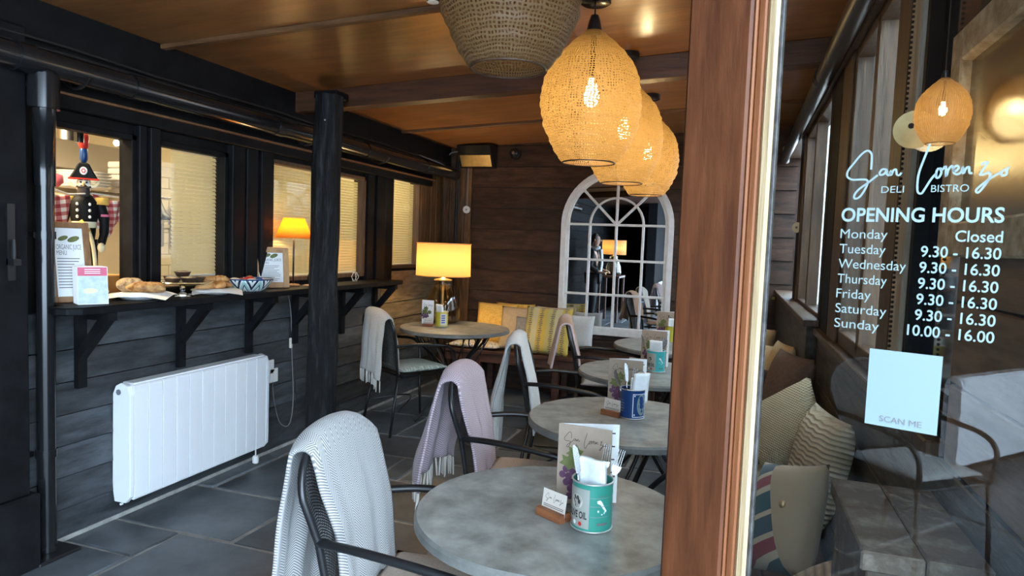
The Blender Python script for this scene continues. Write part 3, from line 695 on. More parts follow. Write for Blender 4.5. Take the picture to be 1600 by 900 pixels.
# ---- serving shelf
sh = T('serving_shelf', 'long black serving shelf on timber brackets along the wall', 'shelf', (XL, 0, 0))
pts = [(.03,2.10),(.13,2.10),(.14,2.03),(.19,2.015),(.235,2.035),(.26,2.085),(.26,4.93),(.03,4.93)]
MB().prism(pts, lambda u, v, w: (u, v, 1.050+w), .033).build('shelf_board', 'black_paint', sh, bev=.005)
br = None
for y in (2.25, 2.83, 3.36, 3.81, 4.38, 4.86):
    if br is None:
        k = MB(); k.box(.028,.055,-.022,.022,.69,1.05); k.box(.055,.235,-.022,.022,1.01,1.05)
        k.prism([(.055,.82),(.055,.88),(.165,1.01),(.225,1.01)], lambda u, v, w: (u, w-.02, v), .04)
        br = k.build('bracket', 'black_paint', sh, loc=(0, y, 0))
    else: inst(br, sh, (0, y, 0))

# ---- framed menus
SZ = 1.0835
def menu_frame(loc, rz, w, h, tilt, wood, label, title):
    t = T('framed_menu', label, 'menu frame', loc, rz)  # local: faces -y, leans back towards +y
    piv = lambda u, v, q: (u, q*math.cos(tilt)+v*math.sin(tilt), v*math.cos(tilt)-q*math.sin(tilt)+.003)
    def pb(u0, u1, v0, v1, q0, q1, nm, m_, par=t, bev=.002):
        bot = [piv(u, v, q0) for u, v in ((u0,v0),(u1,v0),(u1,v1),(u0,v1))]; top = [piv(u, v, q1) for u, v in ((u0,v0),(u1,v0),(u1,v1),(u0,v1))]
        return MB().hexa(bot, top).build(nm, m_, par, bev=bev)
    fr = w*.16
    pb(-w/2,-w/2+fr,0,h,0,.02,'frame_stile',wood); pb(w/2-fr,w/2,0,h,0,.02,'frame_stile',wood)
    pb(-w/2+fr,w/2-fr,0,fr,0,.02,'frame_rail',wood); pb(-w/2+fr,w/2-fr,h-fr,h,0,.02,'frame_rail',wood)
    pb(-w/2+fr,w/2-fr,fr,h-fr,.01,.018,'menu_sheet','paper',bev=0)
    f = lambda x, y: piv(x, y, .0092)
    iw = w/2-fr*1.3
    if title:
        put_text('ORGANIC JUICE', 'ink_grey', t, f, -iw, iw, h*.66, h*.72, 'heading'); put_text('MENU', 'ink_grey', t, f, -iw, -iw*.2, h*.59, h*.645, 'heading')
        for (x, y, s) in ((-.02,h*.8,.02), (.02,h*.79,.024)):
            MB().add([f(x+s*math.cos(a)*1.0, y+s*.55*math.sin(a)+.3*s*math.cos(a)) for a in [i*math.pi/6 for i in range(12)]], [tuple(range(12))]).build('leaf_print', 'leaf_green', t)
    b2 = MB()
    for k in range(11):
        y = h*.54-k*h*.036; x1 = iw*random.uniform(.3, .95)
        b2.add([f(-iw, y), f(x1, y), f(x1, y+h*.010), f(-iw, y+h*.010)], [(0,1,2,3)])
    b2.build('print_lines', 'ink_grey', t)
    return t
menu_frame((-2.775,2.20,SZ), R(64), .165, .37, R(17), 'oak_frame', 'tall brown framed juice menu leaning beside the leaflets', True)
menu_frame((-2.745,3.50,SZ), R(48), .215, .26, R(14), 'light_oak', 'light oak framed menu leaning next to the orange lamp', True)
# ---- leaflets
lf = None
for k in range(9):
    nrm = Vector((-.883,.469,0))
    p = T('paper_leaflet', 'pink headed leaflet in front of the stack by the tall menu' if k == 0 else 'upright leaflet standing in the stack behind the pink headed one', 'leaflet', Vector((-2.652,2.195,SZ+.001))+nrm*(k*.011), R(62), None if k == 0 else 'leaflets in the upright stack')
    tl = R(9)
    f = lambda x, z, q=0: (x, z*math.sin(tl)-q, z*math.cos(tl))
    MB().hexa([f(-.058,0), f(.058,0), f(.058,.165), f(-.058,.165)], [f(-.058,0,-.004), f(.058,0,-.004), f(.058,.165,-.004), f(-.058,.165,-.004)]).build('sheet', 'paper', p)
    if k == 0:
        MB().add([f(-.056,.125,.0006), f(.056,.125,.0006), f(.056,.163,.0006), f(-.056,.163,.0006)], [(0,1,2,3)]).build('header_print', 'pink_print', p)
        MB().add([f(-.056,.004,.0006), f(.056,.004,.0006), f(.056,.124,.0006), f(-.056,.124,.0006)], [(0,1,2,3)]).build('photo_print', 'blue_print', p)
        MB().add([f(-.03+.028*math.cos(a)+.02,.06+.012*math.sin(a),.0012) for a in [i*math.pi/8 for i in range(16)]], [tuple(range(16))]).build('sandwich_print', 'cheese', p)
        for z in (.152,.143,.135): MB().add([f(-.03,z,.0012), f(.03,z,.0012), f(.03,z+.003,.0012), f(-.03,z+.003,.0012)], [(0,1,2,3)]).build('print_line', 'paper', p)
# ---- plates, pastries
def plate(loc, r, label, m_='plate_white'):
    return tag(MB().lathe([(.001,0),(r*.55,0),(r*.6,.006),(r*.98,.018),(r,.021),(r*.97,.024),(r*.6,.012),(.001,.010)], 32, cap=False).build('plate', m_, smooth=True, loc=loc), label, 'plate')
def paper_sheet(loc, rz, a, label):
    def f(u, v):
        x, y = (u-.5)*a, (v-.5)*a; r = math.hypot(x, y)
        return (x, y, .0 + max(0, (r-a*.35))*-.28 + .004*math.sin(9*u+3)*math.sin(7*v))
    return tag(MB().grid(f, 12, 12).build('baking_paper', 'paper', loc=loc, rot=(0,0,rz), solid=.0012), label, 'paper')
def bread(loc, rz, sx, sy, sz, m_, label, cat, group=None, name='bread_loaf', lump=.12):
    def f(u, v):
        a = 2*math.pi*u; ph = math.pi*(v-.5); r = math.cos(ph); k = 1+lump*math.sin(5*a+1.3*v*6)*r+lump*.6*math.sin(9*a+v*14)
        return (sx*r*math.cos(a)*k, sy*r*math.sin(a)*k, sz*(1+math.sin(ph))*.5*(1+lump*math.sin(7*a)*r))
    return tag(MB().grid(f, 28, 12, closed_u=True).build(name, m_, smooth=True, loc=loc, rot=(0,0,rz)), label, cat, group)
plate((-2.735,2.50,SZ), .125, 'white plate under the seeded focaccia on the serving shelf')
paper_sheet((-2.715,2.52,SZ+.0335), R(30), .26, 'white baking paper under the focaccia with a corner hanging forward')
bread((-2.68,2.50,SZ+.030), R(35), .085, .055, .055, 'crust', 'golden seeded focaccia piece on the shelf plate', 'focaccia')
bread((-2.77,2.49,SZ+.030), R(60), .060, .045, .07, 'tart_top', 'dark herb topped focaccia piece on the shelf plate', 'focaccia')
cs = T('cake_stand', 'glass cake stand holding small dark tarts on the shelf', 'cake stand', (-2.715,2.755,SZ))
MB().lathe([(.055,0),(.056,.004),(.02,.012),(.013,.02),(.012,.05),(.018,.062),(.03,.066)], 28).build('foot', 'clear_glass', cs, smooth=True)
MB().lathe([(.0,.066),(.135,.066),(.150,.074),(.152,.078),(.135,.073),(.0,.072)], 36, cap=False).build('dish', 'clear_glass', cs, smooth=True)
tl_ = ['left', 'middle', 'right']
tart_lab = ['crumble topped tart at the hatch edge of the glass stand', 'crumble topped tart in the middle of the glass stand', 'crumble topped tart on the croissant side of the glass stand', 'dark tart resting on top of the other tarts', 'pale nut topped tart at the back of the stand']
for k, (x, y, z) in enumerate([(-2.60,2.575,0), (-2.575,2.655,0), (-2.60,2.74,0), (-2.63,2.67,.028), (-2.69,2.66,0)]):
    t = T('small_tart', tart_lab[k], 'tart', (x-.095, y+.095, SZ+.073+z))
    MB().lathe([(.028,0),(.040,.022),(.042,.024),(.037,.024),(.0,.020)], 20).build('case', 'tart_dark', t, smooth=True)
    MB().lathe([(.036,.021),(.03,.027),(.015,.030),(.0,.031)], 20).build('topping', 'cheese' if k == 4 else 'tart_top', t, smooth=True)
plate((-2.70,2.965,SZ), .12, 'white plate of croissants on the serving shelf')
paper_sheet((-2.68,2.965,SZ+.0285), R(42), .25, 'white paper under the croissants with a corner pointing forward')
def croissant(loc, rz, L, label, group=None):
    def f(u, v):
        a = 2*math.pi*u; s = (v-.5)*2; bend = .35*L*s*s
        seg = .9+.1*abs(math.sin(s*9)); r = .030*math.sqrt(max(0, 1-s*s*.92))*seg*(L/.075)
        return (s*L, bend*1.2+r*math.cos(a), r*.9+r*.85*math.sin(a))
    return tag(MB().grid(f, 14, 36, closed_u=True).build('croissant', 'croissant', smooth=True, loc=loc, rot=(0,0,rz)), label, 'croissant', group)
for k, (x, y, z, rz) in enumerate([(-2.57,2.78,.0,70), (-2.56,2.87,.0,120), (-2.62,2.93,.0,40), (-2.61,2.84,.028,95), (-2.60,2.90,.03,60)]):
    croissant((x-.10, y+.105, SZ+.0305+z), R(rz), .058, ['croissant at the tart side of the shelf plate','croissant at the front of the shelf plate','croissant at the bowl side of the shelf plate','croissant piled on top of the tart side','croissant piled on top of the bowl side'][k])
bw = T('ceramic_bowl', 'blue and white patterned bowl of wrapped snacks on the shelf', 'bowl', (-2.705,3.235,SZ))
MB().lathe([(.075,0),(.085,.004),(.105,.02),(.132,.055),(.138,.068)], 40).build('outside', 'bowl_pattern', bw, smooth=True)
MB().lathe([(.138,.068),(.140,.072),(.134,.071),(.10,.03),(.0,.016)], 40, cap=False).build('inside', 'plate_white', bw, smooth=True)
MB().tube([(.139*math.cos(a), .139*math.sin(a), .071) for a in [i*math.pi/20 for i in range(40)]], .004, 6, closed=True).build('rim', 'can_blue', bw, smooth=True)
for k, (x, y, z, m_, lb) in enumerate([(-.05,-.05,.055,'egg_white','pale wrapped snack in the patterned bowl'), (.01,.00,.062,'tomato','red wrapped snack in the patterned bowl'), (-.03,.05,.064,'crust','brown wrapped snack in the patterned bowl'), (.04,.05,.058,'wrap_blue','blue wrapped snack in the patterned bowl'), (.06,-.04,.055,'cheese','yellow wrapped snack in the patterned bowl'), (-.07,.03,.05,'tomato','dark red snack at the back of the bowl')]):
    bread((-2.705+x, 3.235+y, SZ+z-.02), k, .035, .024, .042, m_, lb, 'snack', None, 'wrapped_snack', .06)
# ---- orange shelf lamp
lp = T('table_lamp', 'slim table lamp with glowing orange shade on the shelf', 'lamp', (-2.755,3.725,SZ))
MB().lathe([(.044,0),(.046,.006),(.04,.014),(.012,.018)], 28).build('base', 'oak_frame', lp, smooth=True)
MB().tube([(0,0,.016),(0,0,.37)], .006, 10).build('stem', 'black_metal', lp, smooth=True)
MB().lathe([(.118,.315),(.066,.445)], 40, cap=False).build('lamp_shade', 'shade_orange', lp, smooth=True, solid=.002)
MB().tube([(0,0,.37),(0,0,.40)], .012, 10).build('bulb_holder', 'black_metal', lp)
MB().ball((0,0,.42), .02).build('bulb', 'bulb_glow', lp, smooth=True)
def point(loc, power, col, r, parent=None, name='lamp_light'):
    ld = bpy.data.lights.new(name, 'POINT'); ld.energy = power; ld.color = col; ld.shadow_soft_size = r
    o = bpy.data.objects.new(name, ld); COL.objects.link(o); o.location = loc
    if parent: o.parent = parent
    return o
point((0,0,.385), 5.5, (1,.66,.30), .03, lp)
# toucan figurine
bd = T('toucan_figurine', 'small dark bird figurine with long beak on a wooden disc', 'figurine', (-2.665,3.795,SZ), R(-55))
MB().lathe([(.052,0),(.054,.006),(.045,.012),(.0,.013)], 24).build('disc', 'plank_tan', bd, smooth=True)
MB().lathe([(.012,.012),(.022,.03),(.026,.055),(.02,.08),(.012,.095)], 16).build('body', 'black_paint', bd, smooth=True)
MB().ball((.006,0,.103), (.017,.014,.014)).build('head', 'black_paint', bd, smooth=True)
MB().tube(spline([(.018,0,.108),(.035,0,.108),(.05,0,.096),(.056,0,.086)], 4), [.009]*4+[.008]*4+[.006]*4+[.002], 8).build('beak', 'can_yellow', bd, smooth=True)
MB().tube([(-.018,0,.05),(-.04,0,.02)], [.012,.005], 8).build('tail', 'black_paint', bd, smooth=True)
wr_ = MB()
for a in range(5):
    c, s_ = math.cos(a*1.257)*.022, math.sin(a*1.257)*.022; c2, s2 = math.cos(a*1.257+.63)*.03, math.sin(a*1.257+.63)*.03
    wr_.tube([(c*.6,s_*.6,0),(c2,s2,.035),(c*.5,s_*.5,.07)], .002, 5)
tag(wr_.build('wire_ornament', 'white_paint', loc=(-2.77,4.50,SZ)), 'small white wire cage ornament on the shelf by the post', 'ornament')

# ---- blinds
def blind(y0, y1, z0, z1, label, x=-2.90, tiltv=None):
    t = T('window_blind', label, 'blind', (x, y0, z0))
    n = int((z1-z0)/.0215); s0 = None
    for k in range(n):
        z = k*.0215
        if s0 is None:
            m_ = MB().hexa([(0,0,0),(.001,0,0),(.001,y1-y0,0),(0,y1-y0,0)], [(-.0085,0,.0195),(-.0075,0,.0195),(-.0075,y1-y0,.0195),(-.0085,y1-y0,.0195)])
            s0 = m_.build('slat', 'blind_slat', t, loc=(0,0,z))
        else: inst(s0, t, (0,0,z))
    MB().box(-.015,.005,0,y1-y0,z1-z0-.01,z1-z0+.02).build('head_rail', 'tub_white', t, bev=.003)
    MB().box(-.012,.003,0,y1-y0,-.016,-.003).build('bottom_rail', 'tub_white', t, bev=.003)
blind(2.865, 3.19, 1.18, 1.86, 'cream slatted blind over half of the kitchen window')
blind(3.60, 4.74, 1.15, 1.88, 'wide cream slatted blind behind the log post')
blind(5.19, 5.71, 1.20, 1.95, 'cream slatted blind in the window by the corner lamp')

# ================================================================ KITCHEN behind the hatch
kx = -5.0
kw = struct(MB().box(kx-.1, kx, .9, 6.2, 0, 2.6).build('wall_kitchen', 'kitchen_wall'), 'cream kitchen wall seen through the serving hatch')
struct(MB().box(kx, -2.96, .8, .9, 0, 2.6).build('wall_kitchen_near', 'kitchen_wall'), 'near end wall of the kitchen'); struct(MB().box(kx, -2.96, 6.2, 6.3, 0, 2.6).build('wall_kitchen_far', 'kitchen_wall'), 'far end wall of the kitchen')
struct(MB().box(kx, -2.96, .9, 6.2, -.1, -.002).build('floor', 'kitchen_wall'), 'kitchen floor'); struct(MB().box(kx, -2.96, .9, 6.2, 2.45, 2.55).build('ceiling', 'kitchen_wall'), 'kitchen ceiling')
# tiles on the far kitchen wall
tp_ = MB().box(0,.012,0,.196,0,.096).build('tile', 'tile_cream', kw, bev=.003, loc=(kx, 4.4, .9))
for r_ in range(11):
    for c in range(9):
        if r_ == 0 and c == 0: continue
        inst(tp_, kw, (kx, 4.4+c*.2-(.1 if r_ % 2 else 0), .9+r_*.1))
# ceiling light of the kitchen
kl = T('kitchen_light', 'rectangular white ceiling light inside the kitchen', 'ceiling light', (-3.5, 1.75, 2.41))
MB().box(-.3,.3,-.6,.6,0,.035).build('tray', 'tub_white', kl, bev=.004)
ad = bpy.data.lights.new('kitchen_light', 'AREA'); ad.shape = 'RECTANGLE'; ad.size = .55; ad.size_y = 1.1; ad.energy = 75; ad.color = (1,.80,.50)
ao = bpy.data.objects.new('lamp_light', ad); COL.objects.link(ao); ao.parent = kl; ao.location = (0,0,-.01)
blind_fill = dup(kl, (-3.65, 5.0, 2.41), 0, 'added rectangular ceiling light at the far end of the kitchen, brightening the blinds');  # extra unseen lamp added to brighten the blinds from inside
for ch_ in blind_fill.children:
    if ch_.type == 'LIGHT': ch_.data = ch_.data.copy(); ch_.data.energy = 34
# counter inside the hatch
ct = T('kitchen_counter', 'wooden counter inside the serving hatch', 'counter', (-3.25, 0, 0))
MB().box(-.28,.29,1.2,3.4,1.04,1.075).build('worktop', 'plank_tan', ct, bev=.004); MB().box(-.26,.27,1.2,3.4,0,1.04).build('carcass', 'tub_white', ct)
# cream cabinet/fridge behind the nutcracker
fg = T('white_fridge', 'tall cream fridge panel behind the wooden soldier', 'fridge', (-4.2, 3.2, 0))
MB().box(-.3,.3,-.62,.34,0,1.62).build('body', 'kitchen_wall', fg, bev=.01); MB().box(.3,.33,-.6,.33,.02,1.6).build('door', 'kitchen_wall', fg, bev=.01)
# hood
hd = T('extractor_hood', 'steel extractor hood over the kitchen', 'extractor hood', (-4.4, 3.4, 1.78))
MB().hexa([(-.55,-1.1,0),(.45,-1.1,0),(.45,.30,0),(-.55,.30,0)], [(-.55,-1.1,.20),(.25,-1.1,.20),(.25,.25,.20),(-.55,.25,.20)]).build('canopy', 'hood_steel', hd, bev=.004)
MB().tube([(0,.05,.20),(0,.05,.66)], .10, 20).build('duct', 'steel', hd, autos=40)
MB().box(.45,.458,-.02,.22,.02,.06).build('control_strip', 'black_plastic', hd)
# spot lights on a track
tk = T('track_light', 'white track with two black spot lamps inside the hatch', 'spot light', (-3.05, 2.35, 1.905))
MB().box(-.015,.015,-.4,.75,-.005,.02).build('track', 'white_plastic', tk)
for (y, rr, on_) in [(.10, 0, 0), (.375, -78, 1), (.53, 0, 1)]:
    h = MB().tube([(0,0,0),(0,0,-.09)], .028, 16).build('spot_head', 'black_plastic', tk, autos=40); h.location = (0,y,-.035 if rr else -.01); h.rotation_euler = (R(rr), 0, 0); h.scale = (.75,.75,.75)
    if on_:
        s_ = MB().ball((0,0,-.088), .022).build('lens', 'spot_glow', h, smooth=True)
# stack of containers and plates on a wire shelf
ws = T('wire_shelf', 'steel wire shelf holding plates in the kitchen', 'shelf', (-3.85, 3.1, 1.636))
for k in range(9): MB().tube([(-.2+k*.05,-.55,0),(-.2+k*.05,.5,0)], .004, 6).build('wire', 'steel', ws)
for y in (-.55,.5): MB().tube([(-.2,y,0),(.2,y,0)], .006, 6).build('edge_rail', 'steel', ws)
for k in range(6): tag(MB().lathe([(.09,0),(.15,.02),(.155,.025),(.09,.006)], 24).build('plate', 'plate_white', smooth=True, loc=(-3.85,3.12,1.642+k*.018)), 'white plate stacked on the kitchen wire shelf', 'plate', 'plates stacked on the kitchen wire shelf')
for k in range(5): tag(MB().box(-.09,.09,-.06,.06,0,.038).build('takeaway_tub', 'tub_white', bev=.006, loc=(-3.80,3.38,1.642+k*.042)), 'white takeaway tub stacked beside the kitchen plates', 'tub', 'takeaway tubs on the kitchen shelf')
tag(MB().lathe([(.10,0),(.11,.05),(.09,.075),(.0,.08)], 24).build('blue_cap', 'wrap_blue', smooth=True, loc=(-3.82,2.66,1.642)), 'dark blue round lid on the kitchen shelf', 'lid')
tag(MB().lathe([(.03,0),(.06,.03),(.055,.07),(.0,.09)], 20).build('red_bowl', 'pink_print', smooth=True, loc=(-3.75,2.84,1.642)), 'dark red round pot on the kitchen shelf', 'pot')
# knives on a rack
kr = T('knife_rack', 'magnetic rack on the tiled kitchen wall', 'knife rack', (kx+.013, 5.02, 1.44))
MB().box(0,.02,-.30,.34,0,.03).build('bar', 'steel', kr)
for k in range(5):
    kn = T('kitchen_knife', ['broad kitchen knife first on the rack from the ladle','kitchen knife second on the rack from the ladle','kitchen knife in the middle of the rack','kitchen knife fourth on the rack from the ladle','kitchen knife at the blind end of the rack'][k], 'knife', (kx+.035, 4.80+k*.11, 1.46), 0)
    MB().hexa([(0,-.022,.02),(.003,-.022,.02),(.003,.022,.02),(0,.022,.02)], [(0,-.02,.16),(.003,-.02,.16),(.003,.0,.2),(0,.0,.2)]).build('blade', 'knife_grey', kn)
    MB().box(-.006,.01,-.014,.014,-.19,.02).build('handle', 'knife_grey', kn, bev=.004)
ld_ = T('kitchen_bell', 'dark conical kitchen pendant hanging before the tiles', 'bell', (-4.2, 4.02, 1.50))
MB().lathe([(.12,0),(.06,.05),(.035,.10),(.02,.15),(.006,.17)], 20, cap=False).build('cone', 'dark_pan', ld_, smooth=True, solid=.004); MB().tube([(0,0,.16),(0,0,.94)], .004).build('rod', 'dark_pan', ld_)
# pans and bowls on the far counter
fc = T('stove_counter', 'steel counter along the tiled kitchen wall', 'counter', (-4.65, 4.9, 0)); MB().box(-.33,.35,-.8,1.2,0,.92).build('carcass', 'hood_steel', fc, bev=.005)
pn = T('frying_pan', 'dark frying pan on the kitchen counter', 'pan', (-4.42, 4.75, .925)); MB().lathe([(.10,0),(.13,.05),(.126,.05),(.097,.006),(0,.006)], 24, cap=False).build('pan', 'dark_pan', pn, smooth=True); MB().tube([(.12,.05,.045),(.27,.14,.08)], .012, 8).build('handle', 'dark_pan', pn, smooth=True)
tag(MB().lathe([(.10,0),(.15,.16),(.155,.17),(.147,.165),(.0,.01)], 24).build('utensil_tub', 'tub_white', smooth=True, loc=(-4.50,5.15,.925)), 'pale tub of utensils before the kitchen tiles', 'tub')
for k in range(4): tag(MB().lathe([(.06,0),(.10,.05),(.104,.052),(.0,.008)], 20).build('mixing_bowl', 'plate_white', smooth=True, loc=(-4.45,5.45,.925+k*.04)), 'white bowl nested in the stack on the kitchen counter', 'bowl', 'bowls stacked on the kitchen counter')
for k, (a, c_) in enumerate([(0,'dark_pan'),(1.2,'dark_pan'),(2.4,'light_oak')]): tag(MB().tube([(-4.50+.05*math.cos(a),5.15+.05*math.sin(a),.95),(-4.50+.11*math.cos(a),5.15+.11*math.sin(a),1.22)], [.006,.02], 8).build('spatula', c_, smooth=True), ['black spatula leaning forward in the utensil tub','black spatula leaning sideways in the utensil tub','wooden spoon in the utensil tub'][k], 'utensil')
# things on the hatch counter
tag(MB().box(-.11,.11,-.075,.075,0,.10).build('cardboard_box', 'box_orange', bev=.004, loc=(-3.17,2.635,1.0765), rot=(0,0,R(12))), 'small orange cardboard box inside the hatch', 'box')
tag(MB().box(-.14,.14,-.11,.11,0,.15).build('plastic_tub', 'tub_white', bev=.012, loc=(-3.40,2.62,1.0765), rot=(0,0,R(10))), 'white plastic tub behind the orange box', 'tub')
for k in range(3): tag(MB().box(-.11,.11,-.10,.10,0,.022).build('black_tray', 'dark_pan', bev=.004, loc=(-3.14,2.24,1.128+k*.024), rot=(0,0,R(8*k))), ['lowest black tray inside the hatch','middle black tray inside the hatch','topmost black tray inside the hatch'][k], 'tray')
tag(MB().box(-.10,.10,-.09,.09,0,.05).build('folded_cloth', 'tart_dark', bev=.01, loc=(-3.14,2.24,1.077)), 'dark folded cloth under the black trays', 'cloth')
plate((-2.93,2.40,1.094), .085, 'white plate with pastry heap inside the hatch'); ct2 = MB().box(-.075,.075,-.22,.22,0,.016).build('serving_board', 'plank_tan', bev=.004, loc=(-2.94,2.355,1.0765)); tag(ct2, 'long wooden serving board lying in the hatch opening', 'board')
for k, (x, y, z) in enumerate([(-2.94,2.37,.0),(-2.92,2.43,.0),(-2.93,2.40,.025)]): croissant((x, y, 1.108+z), R(40+50*k), .045, ['small pastry at the trays side of the hatch plate','small pastry at the box side of the hatch plate','small pastry on top of the hatch plate'][k])

# ---- wooden soldier nutcracker
nc = T('nutcracker', 'painted wooden nutcracker soldier with plumed black hat', 'nutcracker', (-3.10, 2.515, 1.0765), R(49)); nc.scale = (.74,.74,.885)   # local -y faces the room
MB().box(-.09,.09,-.07,.07,0,.03).build('plinth', 'black_paint', nc, bev=.004)
for s in (-1,1):
    MB().tube([(s*.04,0,.03),(s*.045,0,.16),(s*.042,0,.32)], [.03,.034,.040], 14).build('leg', 'black_paint', nc, smooth=True)
    MB().ball((s*.042,-.02,.045), (.035,.05,.02)).build('boot', 'black_plastic', nc, smooth=True)
    arm = MB().tube(spline([(s*.085,0,.525),(s*.115,-.005,.44),(s*.115,-.01,.36),(s*.10,-.03,.30)], 4), [.033]*5+[.029]*4+[.025]*4, 12).build('arm', 'black_paint', nc, smooth=True)
    MB().ball((s*.10,-.035,.275), (.024,.022,.028)).build('glove', 'cheese', arm, smooth=True)
    MB().tube([(s*.115,-.005,.45),(s*.115,-.005,.463)], .034, 12).build('armband', 'pink_print', arm)
    MB().lathe([(.0,.015),(.045,.012),(.05,.0),(.05,-.028),(.046,-.028)], 16, (s*.095,0,.545)).build('epaulette', 'mustard', nc, smooth=True)
    MB().tube(spline([(s*.02,-.03,.625),(s*.06,-.035,.615),(s*.09,-.03,.645)], 4), [.012]*4+[.009]*4+[.003], 8).build('hair_tuft', 'cheese', nc, smooth=True)
MB().lathe([(.060,.31),(.068,.36),(.070,.40),(.085,.47),(.088,.53),(.060,.56),(.03,.575)], 20).build('torso', 'black_paint', nc, smooth=True)
MB().lathe([(.072,.385),(.074,.39),(.074,.42),(.072,.425)], 20, cap=False).build('belt', 'cheese', nc, smooth=True)
for s in (-1,1):
    for z in (.445,.48,.515): MB().ball((s*.035,-.080,z), .009, 8, 6).build('button', 'paper', nc, smooth=True)
MB().ball((0,-.01,.62), (.045,.045,.055)).build('head', 'egg_white', nc, smooth=True)
MB().ball((0,-.048,.585), (.038,.022,.04)).build('beard', 'ink', nc, smooth=True)
MB().tube(spline([(-.04,-.05,.612),(-.015,-.062,.606),(0,-.06,.61),(.015,-.062,.606),(.04,-.05,.612)], 3), .006, 6).build('moustache', 'ink', nc, smooth=True)
for s in (-1,1):
    MB().ball((s*.016,-.050,.637), (.007,.004,.006), 8, 6).build('eye', 'ink', nc, smooth=True); MB().box(s*.016-.010,s*.016+.010,-.055,-.048,.648,.652).build('eyebrow', 'ink', nc)
MB().ball((0,-.058,.625), (.008,.01,.014), 8, 6).build('nose', 'crust', nc, smooth=True)
MB().prism([(-.085,.655),(.085,.655),(.055,.70),(.03,.745),(-.03,.745),(-.055,.70)], lambda u, v, w: (u, w-.05, v), .085).build('hat', 'black_paint', nc, bev=.008)
MB().tube([(-.088,-.05,.655),(.088,-.05,.655)], .006, 6).build('hat_trim', 'tomato', nc)
MB().tube([(0,-.052,.70),(0,-.058,.70)], .022, 16).build('cockade', 'paper', nc); MB().tube([(0,-.056,.70),(0,-.062,.70)], .013, 16).build('cockade', 'tomato', nc); MB().tube([(0,-.06,.70),(0,-.064,.70)], .006, 12).build('cockade', 'paper', nc)
MB().lathe([(.012,.745),(.024,.765),(.024,.82),(.018,.83)], 14, (0,-.01,0)).build('plume_base', 'can_blue', nc, smooth=True)
MB().lathe([(.02,.82),(.033,.85),(.035,.89),(.02,.915),(.0,.92)], 14, (0,-.01,0)).build('plume', 'tomato', nc, smooth=True)
MB().tube(spline([(.02,-.085,.39),(.05,-.09,.30),(.065,-.08,.18),(.06,-.07,.08)], 5), .012, 8).build('sword', 'cheese', nc, smooth=True)
MB().tube([(-.02,-.085,.42),(.03,-.095,.36)], .016, 8).build('sword_hilt', 'mustard', nc, smooth=True)
# ---- gingham cloths pinned either side
def cloth_tri(p0, p1, drop, label, off):
    p0, p1 = Vector(p0), Vector(p1); k = drop
    def f(u, v):
        q = p0.lerp(p1, u); d = k*v*(1-abs(u-off)/max(off, 1-off))
        return (q.x+.012*math.sin(u*14+v*3), q.y, q.z-.02*math.sin(math.pi*u)-d)
    return tag(MB().grid(f, 18, 14, lambda u, v: (u*5.5, v*6.0*(1-abs(u-off)/max(off, 1-off))+u)).build('gingham_cloth', 'gingham', solid=.003, smooth=True), label, 'cloth')
cloth_tri((-3.06,2.20,1.62), (-3.06,2.40,1.57), .22, 'red checked cloth pinned on the coiled cable side of the soldier', .75)
cloth_tri((-3.06,2.53,1.585), (-3.06,2.77,1.575), .20, 'red checked cloth pinned on the mullion side of the soldier', .3)
tag(MB().tube([(-2.93,2.10,1.64),(-3.06,2.20,1.625),(-3.06,2.40,1.575),(-3.06,2.53,1.588),(-3.06,2.77,1.578),(-2.95,2.66,1.60)], .004, 6).build('hanging_string', 'fringe_cream'), 'thin string holding the red checked cloths in the hatch', 'string')
tag(MB().tube([(-3.06+.018*math.cos(a*1.1), 2.15+a*.0012+.018*math.sin(a*1.1), 1.82-a*.0045) for a in range(60)], .005, 6).build('coiled_cable', 'cord_black', smooth=True), 'black coiled cable hanging beside the downpipe in the hatch', 'cable')
# ================================================================ FURNITURE
# ---- bistro tables
def make_table(name, label, loc, r, rz=0):
    t = T(name, label, 'table', loc, rz)
    MB().lathe([(0,.700),(r-.02,.700),(r,.704),(r,.722),(r-.006,.73),(r-.02,.73)], 72, cap=False).build('table_rim', 'table_edge', t, autos=30)
    MB().lathe([(r-.006,.7302),(0,.7305)], 72, cap=False).build('table_top', 'table_stone', t)
    for k in range(4):
        a = R(45)+k*math.pi/2; c, s = math.cos(a), math.sin(a)
        q = lambda d, z: (d*c, d*s, z)
        MB().tube(spline([q(r*.80,.695),q(r*.70,.62),q(r*.40,.50),q(r*.16,.38),q(r*.18,.27),q(r*.5,.12),q(r*.78,.012)], 6), .011, 8).build('leg', 'black_metal', t, smooth=True)
        MB().tube(spline([q(r*.62,.60),q(r*.70,.66),q(r*.55,.69),q(r*.48,.63),q(r*.55,.60)], 5), .006, 6).build('scroll', 'black_metal', t, smooth=True)
    MB().tube([(r*.17*math.cos(a), r*.17*math.sin(a), .34) for a in [i*math.pi/12 for i in range(24)]], .008, 6, closed=True).build('ring', 'black_metal', t, smooth=True)
    MB().tube([(r*.78*math.cos(a), r*.78*math.sin(a), .69) for a in [i*math.pi/16 for i in range(32)]], .008, 6, closed=True).build('support_ring', 'black_metal', t, smooth=True)
    return t
TB = [(-.417,1.655,.356), (-.397,2.685,.386), (-.435,3.785,.392), (-.40,4.90,.42)]
tlab = ['round stone topped bistro table nearest the open door', 'round stone topped bistro table with the blue tin', 'round stone topped bistro table with the turquoise tin', 'round stone topped bistro table just before the arched mirror']
for (x, y, r), lb in zip(TB, tlab): make_table('bistro_table', lb, (x, y, 0), r, R(20))
ctb = make_table('bistro_table', 'round corner table under the big glass lamp', (-2.11,4.93,0), .44, R(10))
